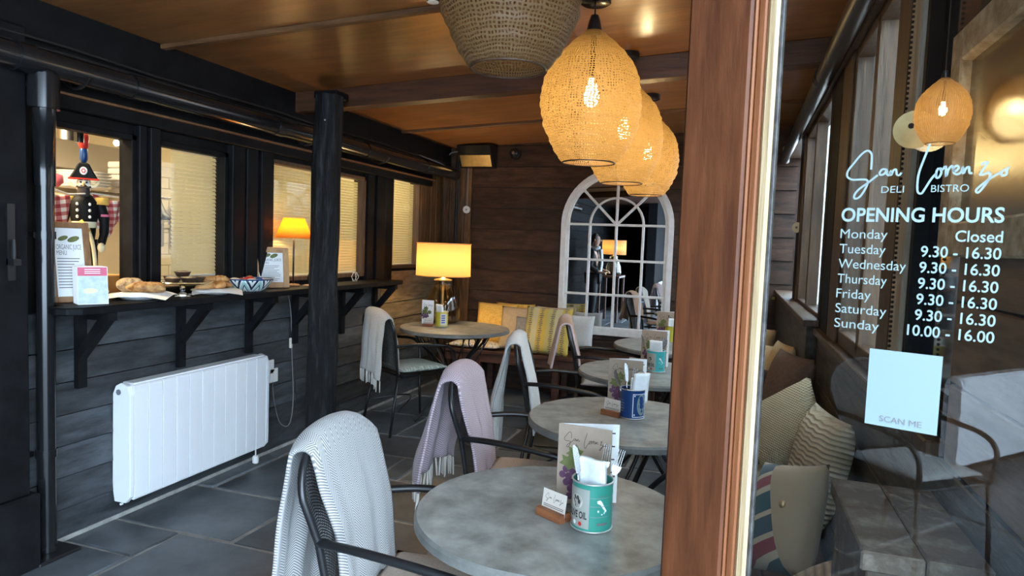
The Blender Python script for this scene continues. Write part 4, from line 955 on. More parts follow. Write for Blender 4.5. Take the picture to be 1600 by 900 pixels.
for k in range(12):
    a = k*math.pi/6; MB().tube([(.10*math.cos(a), .10*math.sin(a), .30),(.30*math.cos(a+.5), .30*math.sin(a+.5), .69)], .005, 6).build('wire_strut', 'black_metal', ctb)

# ---- metal armchairs
def arch_z(y):
    q = min(1, abs(y)/.213); return .77+.135*(1-q**2.5)**(1/1.9)
def half_w(z): return .165+(z-.43)*.025/.23 if z < .66 else .19+(z-.66)*.022/.11 if z < .77 else .213
def back_x(z):
    if z > .66: return -.25-(z-.66)*.27
    return -.215-(z-.43)*.152
def make_chair(label, loc, rz, cushion, clabel, group=None):
    t = T('garden_armchair', label, 'chair', loc, rz, group)
    ys = [-.213*math.cos(math.pi*i/32) for i in range(33)]
    path = [(back_x(z), -half_w(z), z) for z in (.43,.50,.58,.66,.72)]+[(back_x(arch_z(y)), y, arch_z(y)) for y in ys]+[(back_x(z), half_w(z), z) for z in (.72,.66,.58,.50,.43)]
    MB().tube(path, .0105, 10).build('back_frame', 'black_metal', t, smooth=True)
    def fm(u, v):
        y0_ = (u-.5)*2*.208; z1 = arch_z(y0_)-.004; z = .47+(z1-.47)*v; y = y0_*half_w(min(z, .77))/.213
        return (back_x(z)-.012*math.sin(math.pi*u), y, z)
    MB().grid(fm, 14, 14, lambda u, v: (u*.43, v*.43)).build('backrest', 'chair_mesh', t)
    for s in (-1, 1):
        MB().tube(spline([(back_x(.66)+.002, s*.190, .66), (-.12, s*.222, .668), (.06, s*.238, .655), (.17, s*.240, .635), (.225, s*.236, .59), (.235, s*.228, .52), (.225, s*.215, .44)], 6), .0115, 10).build('armrest', 'black_metal', t, smooth=True)
        MB().tube([(.222, s*.213, .445), (.245, s*.222, .012)], .0105, 10).build('leg', 'black_metal', t, smooth=True)
        MB().tube([(back_x(.43), s*.168, .44), (-.285, s*.195, .012)], .0105, 10).build('leg', 'black_metal', t, smooth=True)
    fr = [(.21,-.195),(.225,-.17),(.225,.17),(.21,.195),(-.19,.198),(-.19,-.198)]
    MB().tube([(x, y, .435) for x, y in fr], .0095, 8, closed=True).build('seat_frame', 'black_metal', t, smooth=True)
    MB().grid(lambda u, v: (-.19+u*.41, -.195+v*.39, .437-.012*math.sin(math.pi*u)*math.sin(math.pi*v)), 8, 8, lambda u, v: (u*.41, v*.42)).build('seat', 'chair_mesh', t)
    MB().tube(spline([(-.235,-.22,.20),(0,0,.25),(-.235,.22,.20)], 6), .006, 8).build('stretcher', 'black_metal', t, smooth=True)
    # loose seat cushion
    rot = Matrix.Rotation(rz, 3, 'Z'); o = pillow('seat_cushion', .42, .40, .055, cushion, clabel, 'cushion', Vector(loc)+rot @ Vector((.01,0,.475)), (0,0,rz))
    return t
def pillow(name, w, h, th, m_, label, cat, loc, rot, group=None, pinch=.05, parent=None, n=18):
    def side(sg):
        def f(u, v):
            x, y = 2*u-1, 2*v-1
            e = (1-abs(x)**3.2)*(1-abs(y)**3.2); z = th/2*max(0, e)**.55
            kx_ = 1-pinch*(1-y*y); ky = 1-pinch*(1-x*x)
            return (x*w/2*kx_ if abs(x) > 0 else 0, y*h/2*ky, sg*z)
        return f
    b = MB(); b.grid(side(1), n, n, lambda u, v: ((u-.5)*w, (v-.5)*h)); b.grid(side(-1), n, n, lambda u, v: ((u-.5)*w, (v-.5)*h))
    o = b.build(name, m_, parent, smooth=True, loc=tuple(loc), rot=rot)
    if label: tag(o, label, cat, group)
    return o
CH = [(-.713,1.606,R(5)), (-.74,2.577,R(5)), (-.839,3.669,R(8)), (-.811,4.69,R(12)), (-2.395+.5*.22,4.33+.866*.22,R(60))]
chl = ['black metal armchair wearing the grey herringbone throw', 'black metal armchair wearing the pink fringed throw', 'black metal armchair wearing the plain white throw', 'black metal armchair wearing the tan throw with pink edges', 'black metal armchair wearing the oat fringed throw at the corner table']
cul = [('cushion_oat','beige woven seat pad on the chair with grey herringbone throw'), ('cushion_linen','brown linen seat pad on the chair with pink throw'), ('cushion_oat','beige seat pad on the chair with white throw'), ('cushion_grey','pale grey seat pad on the chair with tan throw'), ('cushion_mint','mint green ribbed cushion on the corner table chair')]
for (x, y, a), lb, (cm, cl) in zip(CH, chl, cul): make_chair(lb, (x, y, 0), a, cm, cl)

# ---- throws over the chair backs
def throw_(ch, ya, yb, Lf, Lb, m_, label, fringe=None, fold=.010, bulge=.0, thick=.010, trim=None, back_out=.0, seed=0, flare=0, sy=0, spread=0):
    x, y, a = ch
    t = T('throw_blanket', label, 'blanket', (x, y, 0), a)
    n = 26
    def f(u, v):
        s = v*(Lf+Lb)-Lf          # <0 in front, >0 behind
        yy = ya+(yb-ya)*u; zt = arch_z(max(-.19,min(.19,yy)))+.018
        if abs(s) < .05:
            th = s/.05; z = zt-.018*th*th; xx = back_x(zt)-.038*th-.002
        elif s < 0:
            z = zt-(-s)*.985+.004-.0; xx = back_x(max(z, .3))+.026
        else:
            z = zt-s*.99+.02; xx = back_x(zt)-.044-back_out*min(1, (s-.05)/.35)-.02*(s-.05)
        w = min(1, max(0, (abs(s)-.05)/.3)); 
        wav = fold*w*(math.sin(u*17+seed)+.5*math.sin(u*29+s*6+seed*2))
        if s > .05: yy += spread*(u-.5)*w + sy*w
        if s < 0: yy = yy*(.3+.7*half_w(max(.45, min(z, .77)))/.213)+flare*w*(u-.5)
        return (xx+(wav if s > 0 else wav*.35+bulge*w), yy+.006*math.sin(s*21+seed), z)
    MB().grid(f, n, 60, lambda u, v: ((yb-ya)*u, v*(Lf+Lb))).build('cloth', m_, t, smooth=True, solid=thick)
    if fringe:
        fb = MB(); nf = int(abs(yb-ya)*(1+spread)/.0125)
        for k in range(nf+1):
            p = Vector(f(k/nf, 1.0)); j = random.uniform(-.006, .006)
            fb.tube([p, p+Vector((j*.5, j, -.04)), p+Vector((j, j*1.6, -.085+random.uniform(-.008,.008)))], [.004,.005,.0035], 5)
        fb.build('fringe', fringe, t, smooth=True, kind='stuff')
    if trim:
        for uu in (0.0, 1.0):
            MB().tube([Vector(f(uu, k/60)) for k in range(61)], .0075, 6).build('edge_band', trim, t, smooth=True)
    return t
throw_(CH[0], -.165, .195, .45, .80, 'wool_grey', 'grey and white herringbone wool throw over a chair back', 'fringe_cream', fold=.012, back_out=.03, bulge=.004, sy=-.02)
throw_(CH[1], -.170, .175, .48, .45, 'wool_pink', 'dusty pink herringbone throw with pale fringe over a chair', 'fringe_cream', fold=.016, back_out=.05, seed=2, spread=.14, sy=-.015)
throw_(CH[2], -.170, .05, .52, .66, 'wool_white', 'plain white fleece throw over a chair back', None, fold=.022, back_out=.05, seed=4, spread=-.15)
throw_(CH[3], -.16, .06, .30, .34, 'wool_tan', 'tan felt throw with pink edging folded over a chair', None, fold=.008, seed=1, trim='pink_trim', back_out=.06, thick=.018)
throw_(CH[4], -.185, .06, .42, .46, 'wool_oat', 'oat coloured herringbone throw with fringe over the corner chair', 'fringe_cream', fold=.012, back_out=.02, seed=3)

# ---- table settings
def can_text(key, t, m_, r, a0, a1, z0, z1, off=.0008):
    return put_text(key, m_, t, lambda x, y: ((r+off)*math.cos(x), (r+off)*math.sin(x), y), a0, a1, z0, z1)
def arc_patch(b, r, a0, a1, z0, z1, n=12):
    vs = []; 
    for z in (z0, z1):
        for k in range(n+1):
            a = a0+(a1-a0)*k/n; vs.append((r*math.cos(a), r*math.sin(a), z))
    b.add(vs, [(k, k+1, n+2+k, n+1+k) for k in range(n)]); return b
def cutlery(kind, base, top, label, roll=0):
    t = T('table_'+kind, label, kind, base)
    p0 = Vector((0,0,0)); p1 = Vector(top)-Vector(base); d = p1.normalized(); L = p1.length
    side = d.cross(Vector((math.cos(roll), math.sin(roll), 0))).normalized(); nrm = d.cross(side)
    MB().tube([p0, p0+d*L*.5, p0+d*L*.62], [.004,.0035,.003], 8).build('handle', 'steel', t, smooth=True)
    def ribbon(w0, pts, nm, thk=.0012):
        b = MB()
        L_ = [p0+d*(L*s)+side*w for s, w in pts]; R_ = [p0+d*(L*s)-side*w*w0 for s, w in pts][::-1]
        poly = L_+R_; n = len(poly)
        b.add([q+nrm*thk for q in poly]+[q-nrm*thk for q in poly], [tuple(range(n)), tuple(range(2*n-1, n-1, -1))]+[(i, i+n, (i+1) % n+n, (i+1) % n) for i in range(n)])
        return b.build(nm, 'steel', t)
    if kind == 'knife': ribbon(.35, [(.6,.004),(.65,.009),(.85,.011),(.95,.009),(1,.002)], 'blade')
    elif kind == 'spoon': ribbon(1, [(.6,.003),(.7,.010),(.82,.019),(.93,.016),(1,.005)], 'bowl')
    else:
        ribbon(1, [(.6,.003),(.70,.011),(.76,.012)], 'neck')
        for k in (-.0085,-.003,.003,.0085): MB().tube([p0+d*L*.75+side*k, p0+d*L+side*k*.9], [.0016,.0009], 5).build('tine', 'steel', t)
    return t
def napkin(base, dirs, label):
    t = T('paper_napkin', label, 'napkin', base)
    d = Vector(dirs); s = d.cross(Vector((0,0,1))).normalized(); u = Vector((0,0,1))
    def f(a, b_):
        q = s*((a-.5)*.072)+u*(.03+b_*.125)+d*(.014+.014*b_*b_+.004*math.sin(a*6)); return tuple(q)
    MB().grid(f, 10, 10).build('fold', 'napkin', t, smooth=True, solid=.010)
    def f2(a, b_):
        q = s*((a-.5)*.066+.004)+u*(.03+b_*.105)+d*(-.006+.008*b_+.003*math.sin(a*5+2)); return tuple(q)
    MB().grid(f2, 10, 10).build('fold', 'napkin', t, smooth=True, solid=.008)
    return t
def tin(loc, rz, style, label, r=.05, h=.118):
    t = T('food_tin', label, 'tin', loc, rz)
    MB().lathe([(0,.002),(r-.003,.0),(r,.004)]+[(r-(.0008 if i % 2 else 0), .012+i*(h-.02)/10) for i in range(11)]+[(r,h-.004),(r+.001,h),(r-.003,h),(r-.004,.008),(0,.006)], 40, cap=False).build('body', {'green':'can_green','aqua':'can_aqua','blue':'can_blue','yellow':'can_yellow'}[style], t, autos=40)
    for z in (.002, h): MB().tube([((r+.0005)*math.cos(a), (r+.0005)*math.sin(a), z+.001) for a in [i*math.pi/20 for i in range(40)]], .0022, 6, closed=True).build('rim', 'can_rim', t, smooth=True)
    rr = r+.0006; q = R
    if style in ('green', 'aqua'):
        b = MB(); arc_patch(b, rr, q(175), q(262), .010, h-.012); b.build('label_print', 'can_cream', t)
        can_text('OLIVE OIL', t, 'ink', rr, q(188), q(256), .034, .050)
        # olive sprig emblem
        b = MB()
        for k in range(6):
            cx, cz = q(222)+.16*math.cos(k*1.05), .073+.010*math.sin(k*1.05)
            n = 8; b.add([(rr*1.012*math.cos(cx+.075*math.cos(i*2*math.pi/n+k)), rr*1.012*math.sin(cx+.075*math.cos(i*2*math.pi/n+k)), cz+.006*math.sin(i*2*math.pi/n+k*.7)) for i in range(n)], [tuple(range(n))])
        b.build('emblem_print', 'ink', t)
        b = MB(); nn_ = 20; b.add([((rr*1.006)*math.cos(q(222)+.35*math.cos(i*2*math.pi/nn_)), (rr*1.006)*math.sin(q(222)+.35*math.cos(i*2*math.pi/nn_)), .073+.018*math.sin(i*2*math.pi/nn_)) for i in range(nn_)], [tuple(range(nn_))]); b.build('emblem_disc', 'card_cream', t)
        can_text('ITALIA', t, 'ink_grey', rr, q(285), q(312), .090, .094)
        boot = [(283,.081),(292,.083),(297,.078),(302,.070),(309,.060),(313,.056),(311,.051),(308,.054),(306,.048),(303,.049),(306,.056),(300,.062),(294,.070),(289,.073),(284,.075)]
        MB().add([(rr*math.cos(q(a)), rr*math.sin(q(a)), z) for a, z in boot], [tuple(range(len(boot)))]).build('map_print', 'paper', t)
        for (a0, a1, z0, z1) in [(285,289,.053,.058), (296,300,.046,.049)]:
            b = MB(); arc_patch(b, rr, q(a0), q(a1), z0, z1, 2); b.build('map_print', 'paper', t)
        for z in (.040, .066, .086): 
            b = MB(); arc_patch(b, rr, q(264), q(340), z, z+.0015, 14); b.build('band_print', 'vinyl', t)
        b = MB(); arc_patch(b, rr, q(284), q(316), .020, .026, 6); b.build('print_block', 'ink_grey', t)
        for k, c in enumerate(('tomato','paper','tomato')):
            cx = q(196+k*20); b = MB(); b.add([(rr*1.005*math.cos(cx+.10*math.cos(i*.785)), rr*1.005*math.sin(cx+.10*math.cos(i*.785)), .020+.0055*math.sin(i*.785)) for i in range(8)], [tuple(range(8))]); b.build('olive_print', c, t)
    elif style == 'blue':
        b = MB()
        for (a0, a1, z0, z1) in [(268,345,.010,.0125),(268,345,h-.016,h-.0135),(268,271,.010,h-.0135),(342,345,.010,h-.0135)]: arc_patch(b, rr, q(a0), q(a1), z0, z1)
        b.build('label_border', 'paper', t)
        b = MB(); nn_ = 24; cx = q(312); b.add([(rr*1.004*math.cos(cx+.42*math.cos(i*2*math.pi/nn_)), rr*1.004*math.sin(cx+.42*math.cos(i*2*math.pi/nn_)), .060+.043*math.sin(i*2*math.pi/nn_)) for i in range(nn_)], [tuple(range(nn_))]); b.build('label_oval', 'vinyl', t)
        can_text('Or', t, 'can_blue', rr*1.008, q(306), q(319), .066, .076); can_text('Ciccio', t, 'can_blue', rr*1.008, q(293), q(331), .050, .060)
        for (a, z) in ((277,.020),(277,.097),(338,.020),(338,.097)):
            b = MB(); b.add([(rr*math.cos(q(a)+.07*math.cos(i*.785)*(1 if i % 2 else .5)), rr*math.sin(q(a)+.07*math.cos(i*.785)*(1 if i % 2 else .5)), z+.005*math.sin(i*.785)*(1 if i % 2 else .5)) for i in range(8)], [tuple(range(8))]); b.build('flower_print', 'paper', t)
        for k in range(5):
            b = MB(); arc_patch(b, rr, q(205), q(222+6*(k % 2)), .03+k*.011, .033+k*.011, 4); b.build('print_line', 'vinyl', t)
    else:
        b = MB(); arc_patch(b, rr, q(285), q(350), .012, h-.012); b.build('label_print', 'card_cream', t)
        for k in range(4):
            b = MB(); arc_patch(b, rr*1.004, q(296), q(330), .03+k*.018, .040+k*.018, 4); b.build('print_block', 'wrap_blue', t)
    return t
def menu_card(loc, rz, label, w=.145, h=.215, style='kraft', pages=True):
    """folded booklet standing on edge; front faces local -y"""
    t = T('menu_card', label, 'menu', loc, rz)
    MB().box(0,w,-.0012,.0012,.001,h).build('front_cover', style, t)
    a = R(24); P = lambda x, z, q=0: (x*math.cos(a)-q*math.sin(a), x*math.sin(a)+q*math.cos(a), z)
    if pages:
        MB().hexa([P(0,.001,-.001), P(w*1.12,.001,-.001), P(w*1.12,.001,.001), P(0,.001,.001)], [P(0,h,-.001), P(w*1.12,h,-.001), P(w*1.12,h,.001), P(0,h,.001)]).build('inside_page', 'paper', t)
        b = MB()
        for k in range(12):
            z = h*.88-k*h*.055; x0 = w*.80; x1 = w*(.98 if k % 3 else 1.05)
            b.add([P(x0,z,-.0016), P(x1,z,-.0016), P(x1,z+.0035,-.0016), P(x0,z+.0035,-.0016)], [(0,1,2,3)])
        b.build('price_print', 'ink', t)
    f = lambda x, y: (x, -.0018, y)
    put_script('ink', t, f, w*.12, h*.74, w*.80, .0006)
    gp = [(0,0),(-.016,.004),(.016,.003),(-.009,-.013),(.008,-.014),(0,-.027),(-.014,-.028),(.012,-.030),(-.003,-.042),(.006,-.050),(-.024,-.010),(.022,-.012),(-.004,-.060)]
    for k, (gx, gz) in enumerate(gp):
        MB().add([f(w*.29+gx*1.1+.0095*math.cos(i*.628), h*.42+gz*1.1+.010*math.sin(i*.628)) if True else 0 for i in range(10)], [tuple(range(10))]).build('grape_print', 'grape', t).location.y = -.00015*k
    leaf = [(0,-.024),(.012,-.015),(.026,-.018),(.022,-.004),(.030,.008),(.016,.010),(.006,.026),(-.004,.012),(-.020,.016),(-.016,.002),(-.028,-.008),(-.012,-.012)]
    for (lx, lz, s) in ((w*.22,h*.54,1.0),(w*.32,h*.665,.85),(w*.62,h*.52,.8)):
        MB().add([f(lx+x*s, lz+z*s) for x, z in leaf], [tuple(range(len(leaf)))]).build('leaf_print', 'leaf_green', t).location.y = -.0004
    return t
def card_holder(loc, rz, lab1, lab2):
    t = T('card_holder', lab1, 'card holder', loc, rz)
    b = MB(); b.box(-.042,.042,-.019,-.003,0,.022); b.box(-.042,.042,.003,.019,0,.022); b.box(-.042,.042,-.003,.003,0,.008)
    b.build('block', 'holder_wood', t, bev=.001)
    c = T('business_card', lab2, 'card', Vector(loc)+Vector((0,0,.0085)), rz)
    tl = R(8); f = lambda x, z, q=0: (x, z*math.sin(tl)-q-.001, z*math.cos(tl))
    MB().hexa([f(-.040,0,.0004), f(.040,0,.0004), f(.040,.058,.0004), f(-.040,.058,.0004)], [f(-.040,0,-.0004), f(.040,0,-.0004), f(.040,.058,-.0004), f(-.040,.058,-.0004)]).build('card', 'card_cream', c)
    put_script('ink', c, lambda x, y: f(x, y, .0008), -.030, .030, .060, .0004)
    for z in (.016,.020): MB().add([f(-.034,z,.0008), f(.034,z,.0008), f(.034,z+.0015,.0008), f(-.034,z+.0015,.0008)], [(0,1,2,3)]).build('print_line', 'ink', c)
    return t
Z = .7312
def setting(tx, ty, rz, style, who, mi=0, offs=(0,0)):
    """tin at tx,ty"""
    rot = Matrix.Rotation(rz, 3, 'Z'); P = lambda x, y, z=0: tuple(Vector((tx, ty, Z+z))+rot @ Vector((x, y, 0)))
    tin((tx, ty, Z), rz, style, {'green':'green and cream olive oil tin of cutlery on the table by the door','blue':'dark blue tin with oval label used as cutlery pot','aqua':'turquoise and cream olive oil tin of cutlery on the third table','yellow':'yellow green tin of cutlery on the corner table'}[style] if who != 'mirror' else 'small yellow green tin on the table before the mirror')
    return P
d1 = R(12)
P = setting(-.305, 1.605, d1, 'green', 'door')
napkin(P(.006,.0,.02), (-.25,-.9,.0), 'folded white napkins in the green olive oil tin')
cutlery('knife', P(-.018,-.012,.02), P(-.052,-.018,.205), 'knife with broad blade leaning in the green olive oil tin', -1.25)
cutlery('fork', P(.012,.02,.02), P(.034,.04,.195), 'fork leaning upright in the green olive oil tin', -1.25); cutlery('fork', P(.02,.01,.02), P(.07,.035,.185), 'fork leaning outward in the green olive oil tin', -1.25)
menu_card((-.425,1.72,Z), R(-4), 'brown menu with grapes beside the green olive oil tin')
card_holder((-.405,1.612,Z), R(-28), 'small wooden card block on the table by the door', 'business card in the block on the table by the door')
P = setting(-.372, 2.725, d1, 'blue', 'b')
napkin(P(.020,-.005,.03), (.6,-.6,.0), 'folded white napkin hanging out of the blue tin')
cutlery('knife', P(-.012,.01,.02), P(-.035,.03,.215), 'knife standing in the blue tin', -1.25); cutlery('spoon', P(-.005,-.01,.02), P(.035,.01,.190), 'spoon standing in the blue tin', -1.25); cutlery('fork', P(0,.015,.02), P(.01,.04,.195), 'fork standing in the blue tin', -1.25); cutlery('knife', P(-.02,-.01,.02), P(-.075,-.005,.19), 'knife leaning far out of the blue tin', 1.2)
menu_card((-.492,2.83,Z), R(-3), 'pale menu with grapes behind the blue tin')
card_holder((-.452,2.712,Z), R(-24), 'small wooden card block beside the blue tin', 'business card in the block beside the blue tin')
P = setting(-.400, 3.815, d1, 'aqua', 'c')
napkin(P(.0,.0,.02), (-.1,-.9,.0), 'folded white napkins in the turquoise tin'); cutlery('spoon', P(.015,.01,.02), P(.045,.02,.185), 'spoon standing in the turquoise tin', -1.25); cutlery('knife', P(-.02,0,.02), P(-.085,.0,.205), 'knife leaning out of the turquoise tin', .9)
menu_card((-.500,3.93,Z), R(-3), 'brown menu with grapes behind the turquoise tin')
card_holder((-.515,3.80,Z), R(-20), 'small wooden card block beside the turquoise tin', 'business card beside the turquoise tin')
P = setting(-.43, 5.10, d1, 'yellow', 'mirror'); napkin(P(0,0,.02), (.3,-.7,.0), 'white napkin in the tin before the mirror'); cutlery('knife', P(-.01,0,.02), P(-.03,.01,.20), 'knife standing in the tin before the mirror', -1.25)
menu_card((-.55,5.16,Z), R(-2), 'brown menu with red grapes before the arched mirror')
P = setting(-2.225, 4.93, R(-5), 'yellow', 'corner'); napkin(P(-.01,0,.02), (-.3,-.7,.0), 'white napkin in the corner table tin'); t_ = cutlery('knife', P(.015,0,.02), P(.055,.01,.165), 'pale handled knife in the corner table tin', .4)
menu_card((-2.415,4.955,Z), R(0), 'white menu with violet grapes on the corner table', w=.105, h=.20, style='paper', pages=False)
card_holder((-2.315,4.86,Z), R(5), 'small card block on the corner table', 'white business card on the corner table')

# ---- big glass lamp in the corner
gl = T('table_lamp', 'large lamp with smoked glass jar base and drum shade', 'lamp', (-2.335,5.175,Z))
MB().lathe([(.0,.004),(.13,.004),(.148,.02),(.152,.07),(.14,.16),(.11,.25),(.078,.315),(.07,.335),(.078,.35),(.074,.36),(.064,.352),(.062,.335),(.072,.31),(.104,.245),(.134,.155),(.146,.07),(.142,.024),(.125,.010),(.0,.010)], 44, cap=False).build('glass_base', 'lamp_glass', gl, smooth=True)
MB().tube([(0,0,.012),(0,0,.40)], .012, 10).build('stem', 'brass', gl, smooth=True)
MB().lathe([(.0,.352),(.075,.352),(.075,.362),(.02,.375),(.014,.40)], 28).build('cap', 'brass', gl, smooth=True)
MB().lathe([(.228,.395),(.224,.665)], 56, cap=False).build('lamp_shade', 'shade_cream', gl, smooth=True, solid=.003)
for z in (.396,.664): MB().tube([(.227*math.cos(a), .227*math.sin(a), z) for a in [i*math.pi/24 for i in range(48)]], .004, 6, closed=True).build('shade_rim', 'shade_cream', gl, smooth=True)
MB().ball((0,0,.50), .03).build('bulb', 'bulb_glow', gl, smooth=True)
point((0,0,.52), 20, (1,.70,.34), .04, gl)

# ---- pendants
PROF = [(.030,.540),(.060,.515),(.100,.480),(.135,.445),(.172,.400),(.196,.345),(.205,.290),(.210,.240),(.203,.195),(.196,.165),(.198,.145),(.180,.115),(.168,.085),(.150,.050),(.128,.018),(.108,.0)]
def make_pendant(label, loc, top, lit, power, scale=1.0, tilt=0, m_='wire_knit', group=None):
    t = T('pendant_lamp', label, 'pendant lamp', loc, 0, group)
    pr = []
    for (r, z), (r2, z2) in zip(PROF, PROF[1:]):
        for k in range(4): q = k/4; pr.append(((r+(r2-r)*q+.0022*math.sin((z+(z2-z)*q)*170))*scale, (z+(z2-z)*q)*scale))
    pr.append((PROF[-1][0]*scale, 0))
    b = MB(); n = 64; b.lathe(pr, n, cap=False)
    b.v = [(x*(1+.018*math.sin(math.atan2(y, x)*3+z*14)), y*(1+.018*math.sin(math.atan2(y, x)*4+z*9)), z) for x, y, z in b.v]
    b.build('woven_shade', m_, t, smooth=True)
    MB().tube([(.108*scale*math.cos(a), .108*scale*math.sin(a), .0) for a in [i*math.pi/20 for i in range(40)]], .0035*scale, 6, closed=True).build('bottom_ring', 'frame_brown', t, smooth=True)
    MB().lathe([(.0,.60),(.016,.60),(.024,.575),(.034,.53),(.034,.52),(.0,.52)], 20).build('cap', 'black_metal', t, smooth=True).scale = (scale,)*3
    zt = top-loc[2]
    MB().tube([(0,0,.58*scale),(0,0,zt)], .0035*min(1,scale*1.6), 6).build('cord', 'cord_black', t)
    MB().lathe([(0,0),(.062,0),(.064,-.006),(.064,-.028),(.055,-.034),(0,-.034)], 28).build('ceiling_rose', 'black_plastic', t, loc=(0,0,zt), autos=40).scale = (min(1, scale*1.4),)*3
    MB().tube([(0,0,.52*scale),(0,0,.345*scale)], .012*scale, 10).build('bulb_holder', 'black_plastic', t)
    MB().lathe([(.012,.345),(.016,.33),(.030,.29),(.032,.27),(.026,.245),(.012,.232),(0,.23)], 20).build('bulb', 'bulb_glow' if lit else 'bulb_off', t, smooth=True).scale = (scale,)*3
    if lit: point((0,0,.20*scale), power, (1,.77,.41), .035, t)
    return t
PX = -.61
for k, (y, z, lit, pw, lb) in enumerate([(1.73,1.885,0,0,'unlit woven wire pendant hanging closest to the doorway'), (2.78,1.765,1,5.6,'glowing woven wire pendant hanging second from the doorway'), (3.62,1.76,1,5.2,'glowing woven wire pendant hanging third from the doorway'), (4.62,1.775,1,5.2,'glowing woven wire pendant hanging before the arched mirror')]):
    make_pendant(lb, (PX, y, z), ceil_z(PX)-.0, lit, pw, .93 if k == 0 else 1.0)
make_pendant('small glowing woven pendant standing in for a lamp reflected in the door glass', (.318,1.335,1.617), 2.196, 1, .35, .205, m_='wire_knit_fine')  # small solid lamp built in place of a dim reflection in the glass
# spot in the ceiling
sp = T('ceiling_spot', 'small black ceiling spot lamp by the first pendant', 'spot light', (-1.17,2.42,ceil_z(-1.17)-.0))
MB().tube([(0,0,0),(0,0,-.075)], .026, 16).build('housing', 'black_plastic', sp, autos=40); MB().tube([(0,0,-.070),(0,0,-.078)], .022, 16).build('lens', 'white_plastic', sp)

# ================================================================ BACK WALL
# ---- arched mirror
am = T('arched_mirror', 'tall white arched window mirror on the back wall', 'mirror', (-1.063, YB-.028, .63))
HW, SP = .515, .99     # half width, springing height above the base
def arch_pts(hw, base, n=28): return [(-hw, base)]+[(-hw*math.cos(math.pi*i/n), SP+hw*math.sin(math.pi*i/n)) for i in range(n+1)]+[(hw, base)]
def band(o, i_, y0, y1, nm):
    n = len(o); b = MB()
    for a, c in ((o, y0), (i_, y0), (o, y1), (i_, y1)): b.v += [(x, c, z) for x, z in a]
    for k in range(n-1):
        b.f += [(k, k+1, n+k+1, n+k), (2*n+k, 3*n+k, 3*n+k+1, 2*n+k+1), (k, 2*n+k, 2*n+k+1, k+1), (n+k, n+k+1, 3*n+k+1, 3*n+k)]
    b.f += [(0, n, 3*n, 2*n), (n-1, 3*n-1, 4*n-1, 2*n-1)]
    return b.build(nm, 'white_paint', am, autos=35)
band(arch_pts(HW, .0), arch_pts(HW-.045, .0), -.040, .0, 'outer_frame'); band(arch_pts(HW-.045, .04), arch_pts(HW-.075, .04), -.024, .0, 'inner_frame')
MB().box(-HW-.02,HW+.02,-.05,0,-.03,.045).build('sill', 'white_paint', am, bev=.004)
gp = arch_pts(HW-.05, .03); MB().prism(gp, lambda u, v, w: (u, -.012+w, v), .008).build('glass', 'mirror_glass', am)
for x in (-.245, 0, .245): MB().box(x-.011,x+.011,-.030,-.010,.04,SP).build('glazing_bar', 'white_paint', am, bev=.003)
for z in (.345, .665, SP): MB().box(-HW+.06,HW-.06,-.031,-.010,z-.011,z+.011).build('glazing_bar', 'white_paint', am, bev=.003)
for a in (45, 90, 135):
    c, s = math.cos(R(a)), math.sin(R(a)); MB().obox((c*.235,-.020,SP+s*.235), (c*.225,0,s*.225), (0,.010,0), (-s*.011,0,c*.011)).build('glazing_bar', 'white_paint', am, bev=.003)
MB().tube([(-.245*math.cos(math.pi*i/20), -.02, SP+.245*math.sin(math.pi*i/20)) for i in range(21)], .011, 8).build('inner_arch', 'white_paint', am, smooth=True)
# ---- heater, camera, pull cords, cables on the back wall
hb = T('wall_speaker', 'black angled box speaker high on the back wall', 'speaker', (-2.42, YB-.03, 2.24))
MB().hexa([(-.17,-.10,-.11),(.17,-.10,-.11),(.17,0,-.11),(-.17,0,-.11)], [(-.17,-.22,.09),(.17,-.22,.09),(.17,0,.11),(-.17,0,.11)]).build('cabinet', 'black_plastic', hb, bev=.006)
MB().hexa([(-.155,-.108,-.10),(.155,-.108,-.10),(.155,-.104,-.10),(-.155,-.104,-.10)], [(-.155,-.170,.0),(.155,-.170,.0),(.155,-.166,.0),(-.155,-.166,.0)]).build('grille', 'brass', hb)
cm_ = T('dome_camera', 'small black dome security camera on the back wall', 'camera', (-2.06, YB-.03, 2.27))
MB().tube([(0,0,0),(0,-.05,0)], .055, 24).build('base', 'black_plastic', cm_, autos=40); MB().ball((0,-.05,0), .04, 16, 10).build('dome', 'dark_pane', cm_, smooth=True); MB().tube([(0,-.085,0),(0,-.094,0)], .014, 14).build('lens', 'steel', cm_)
def pull(loc, zt, label, wall):
    t = T('alarm_disc', label, 'disc', loc)
    dx = Vector(wall); MB().tube([(0,0,0), tuple(dx*.016)], .036, 24).build('disc', 'grey_disc', t, autos=40); MB().tube([tuple(dx*.015), tuple(dx*.019)], .008, 12).build('button', 'ink_grey', t)
    MB().tube([(0,0,.03), (.005,.003,zt-loc[2])], .003, 6).build('cable', 'cable_grey', t)
pull((-2.545, YB-.046, 1.731), 2.35, 'round pale disc on the uprights beside the speaker', (0,-1,0))
pull((XR+.0, 5.02, 1.60), 2.2, 'round pale disc on the post by the side windows', (-.7,-.7,0))
sn = T('motion_sensor', 'white motion sensor high in the corner by the side windows', 'sensor', (.34, YB-.06, 2.245)); MB().box(-.028,.028,-.03,.03,-.07,.07).build('case', 'white_plastic', sn, bev=.01); MB().box(-.02,.02,-.034,-.029,-.04,.0).build('lens', 'cable_grey', sn, bev=.002)
tag(MB().box(.30,.325,YB-.034,YB-.024,1.02,1.045).build('yellow_tag', 'can_yellow', bev=.002), 'tiny yellow tag on the back wall boards', 'tag')
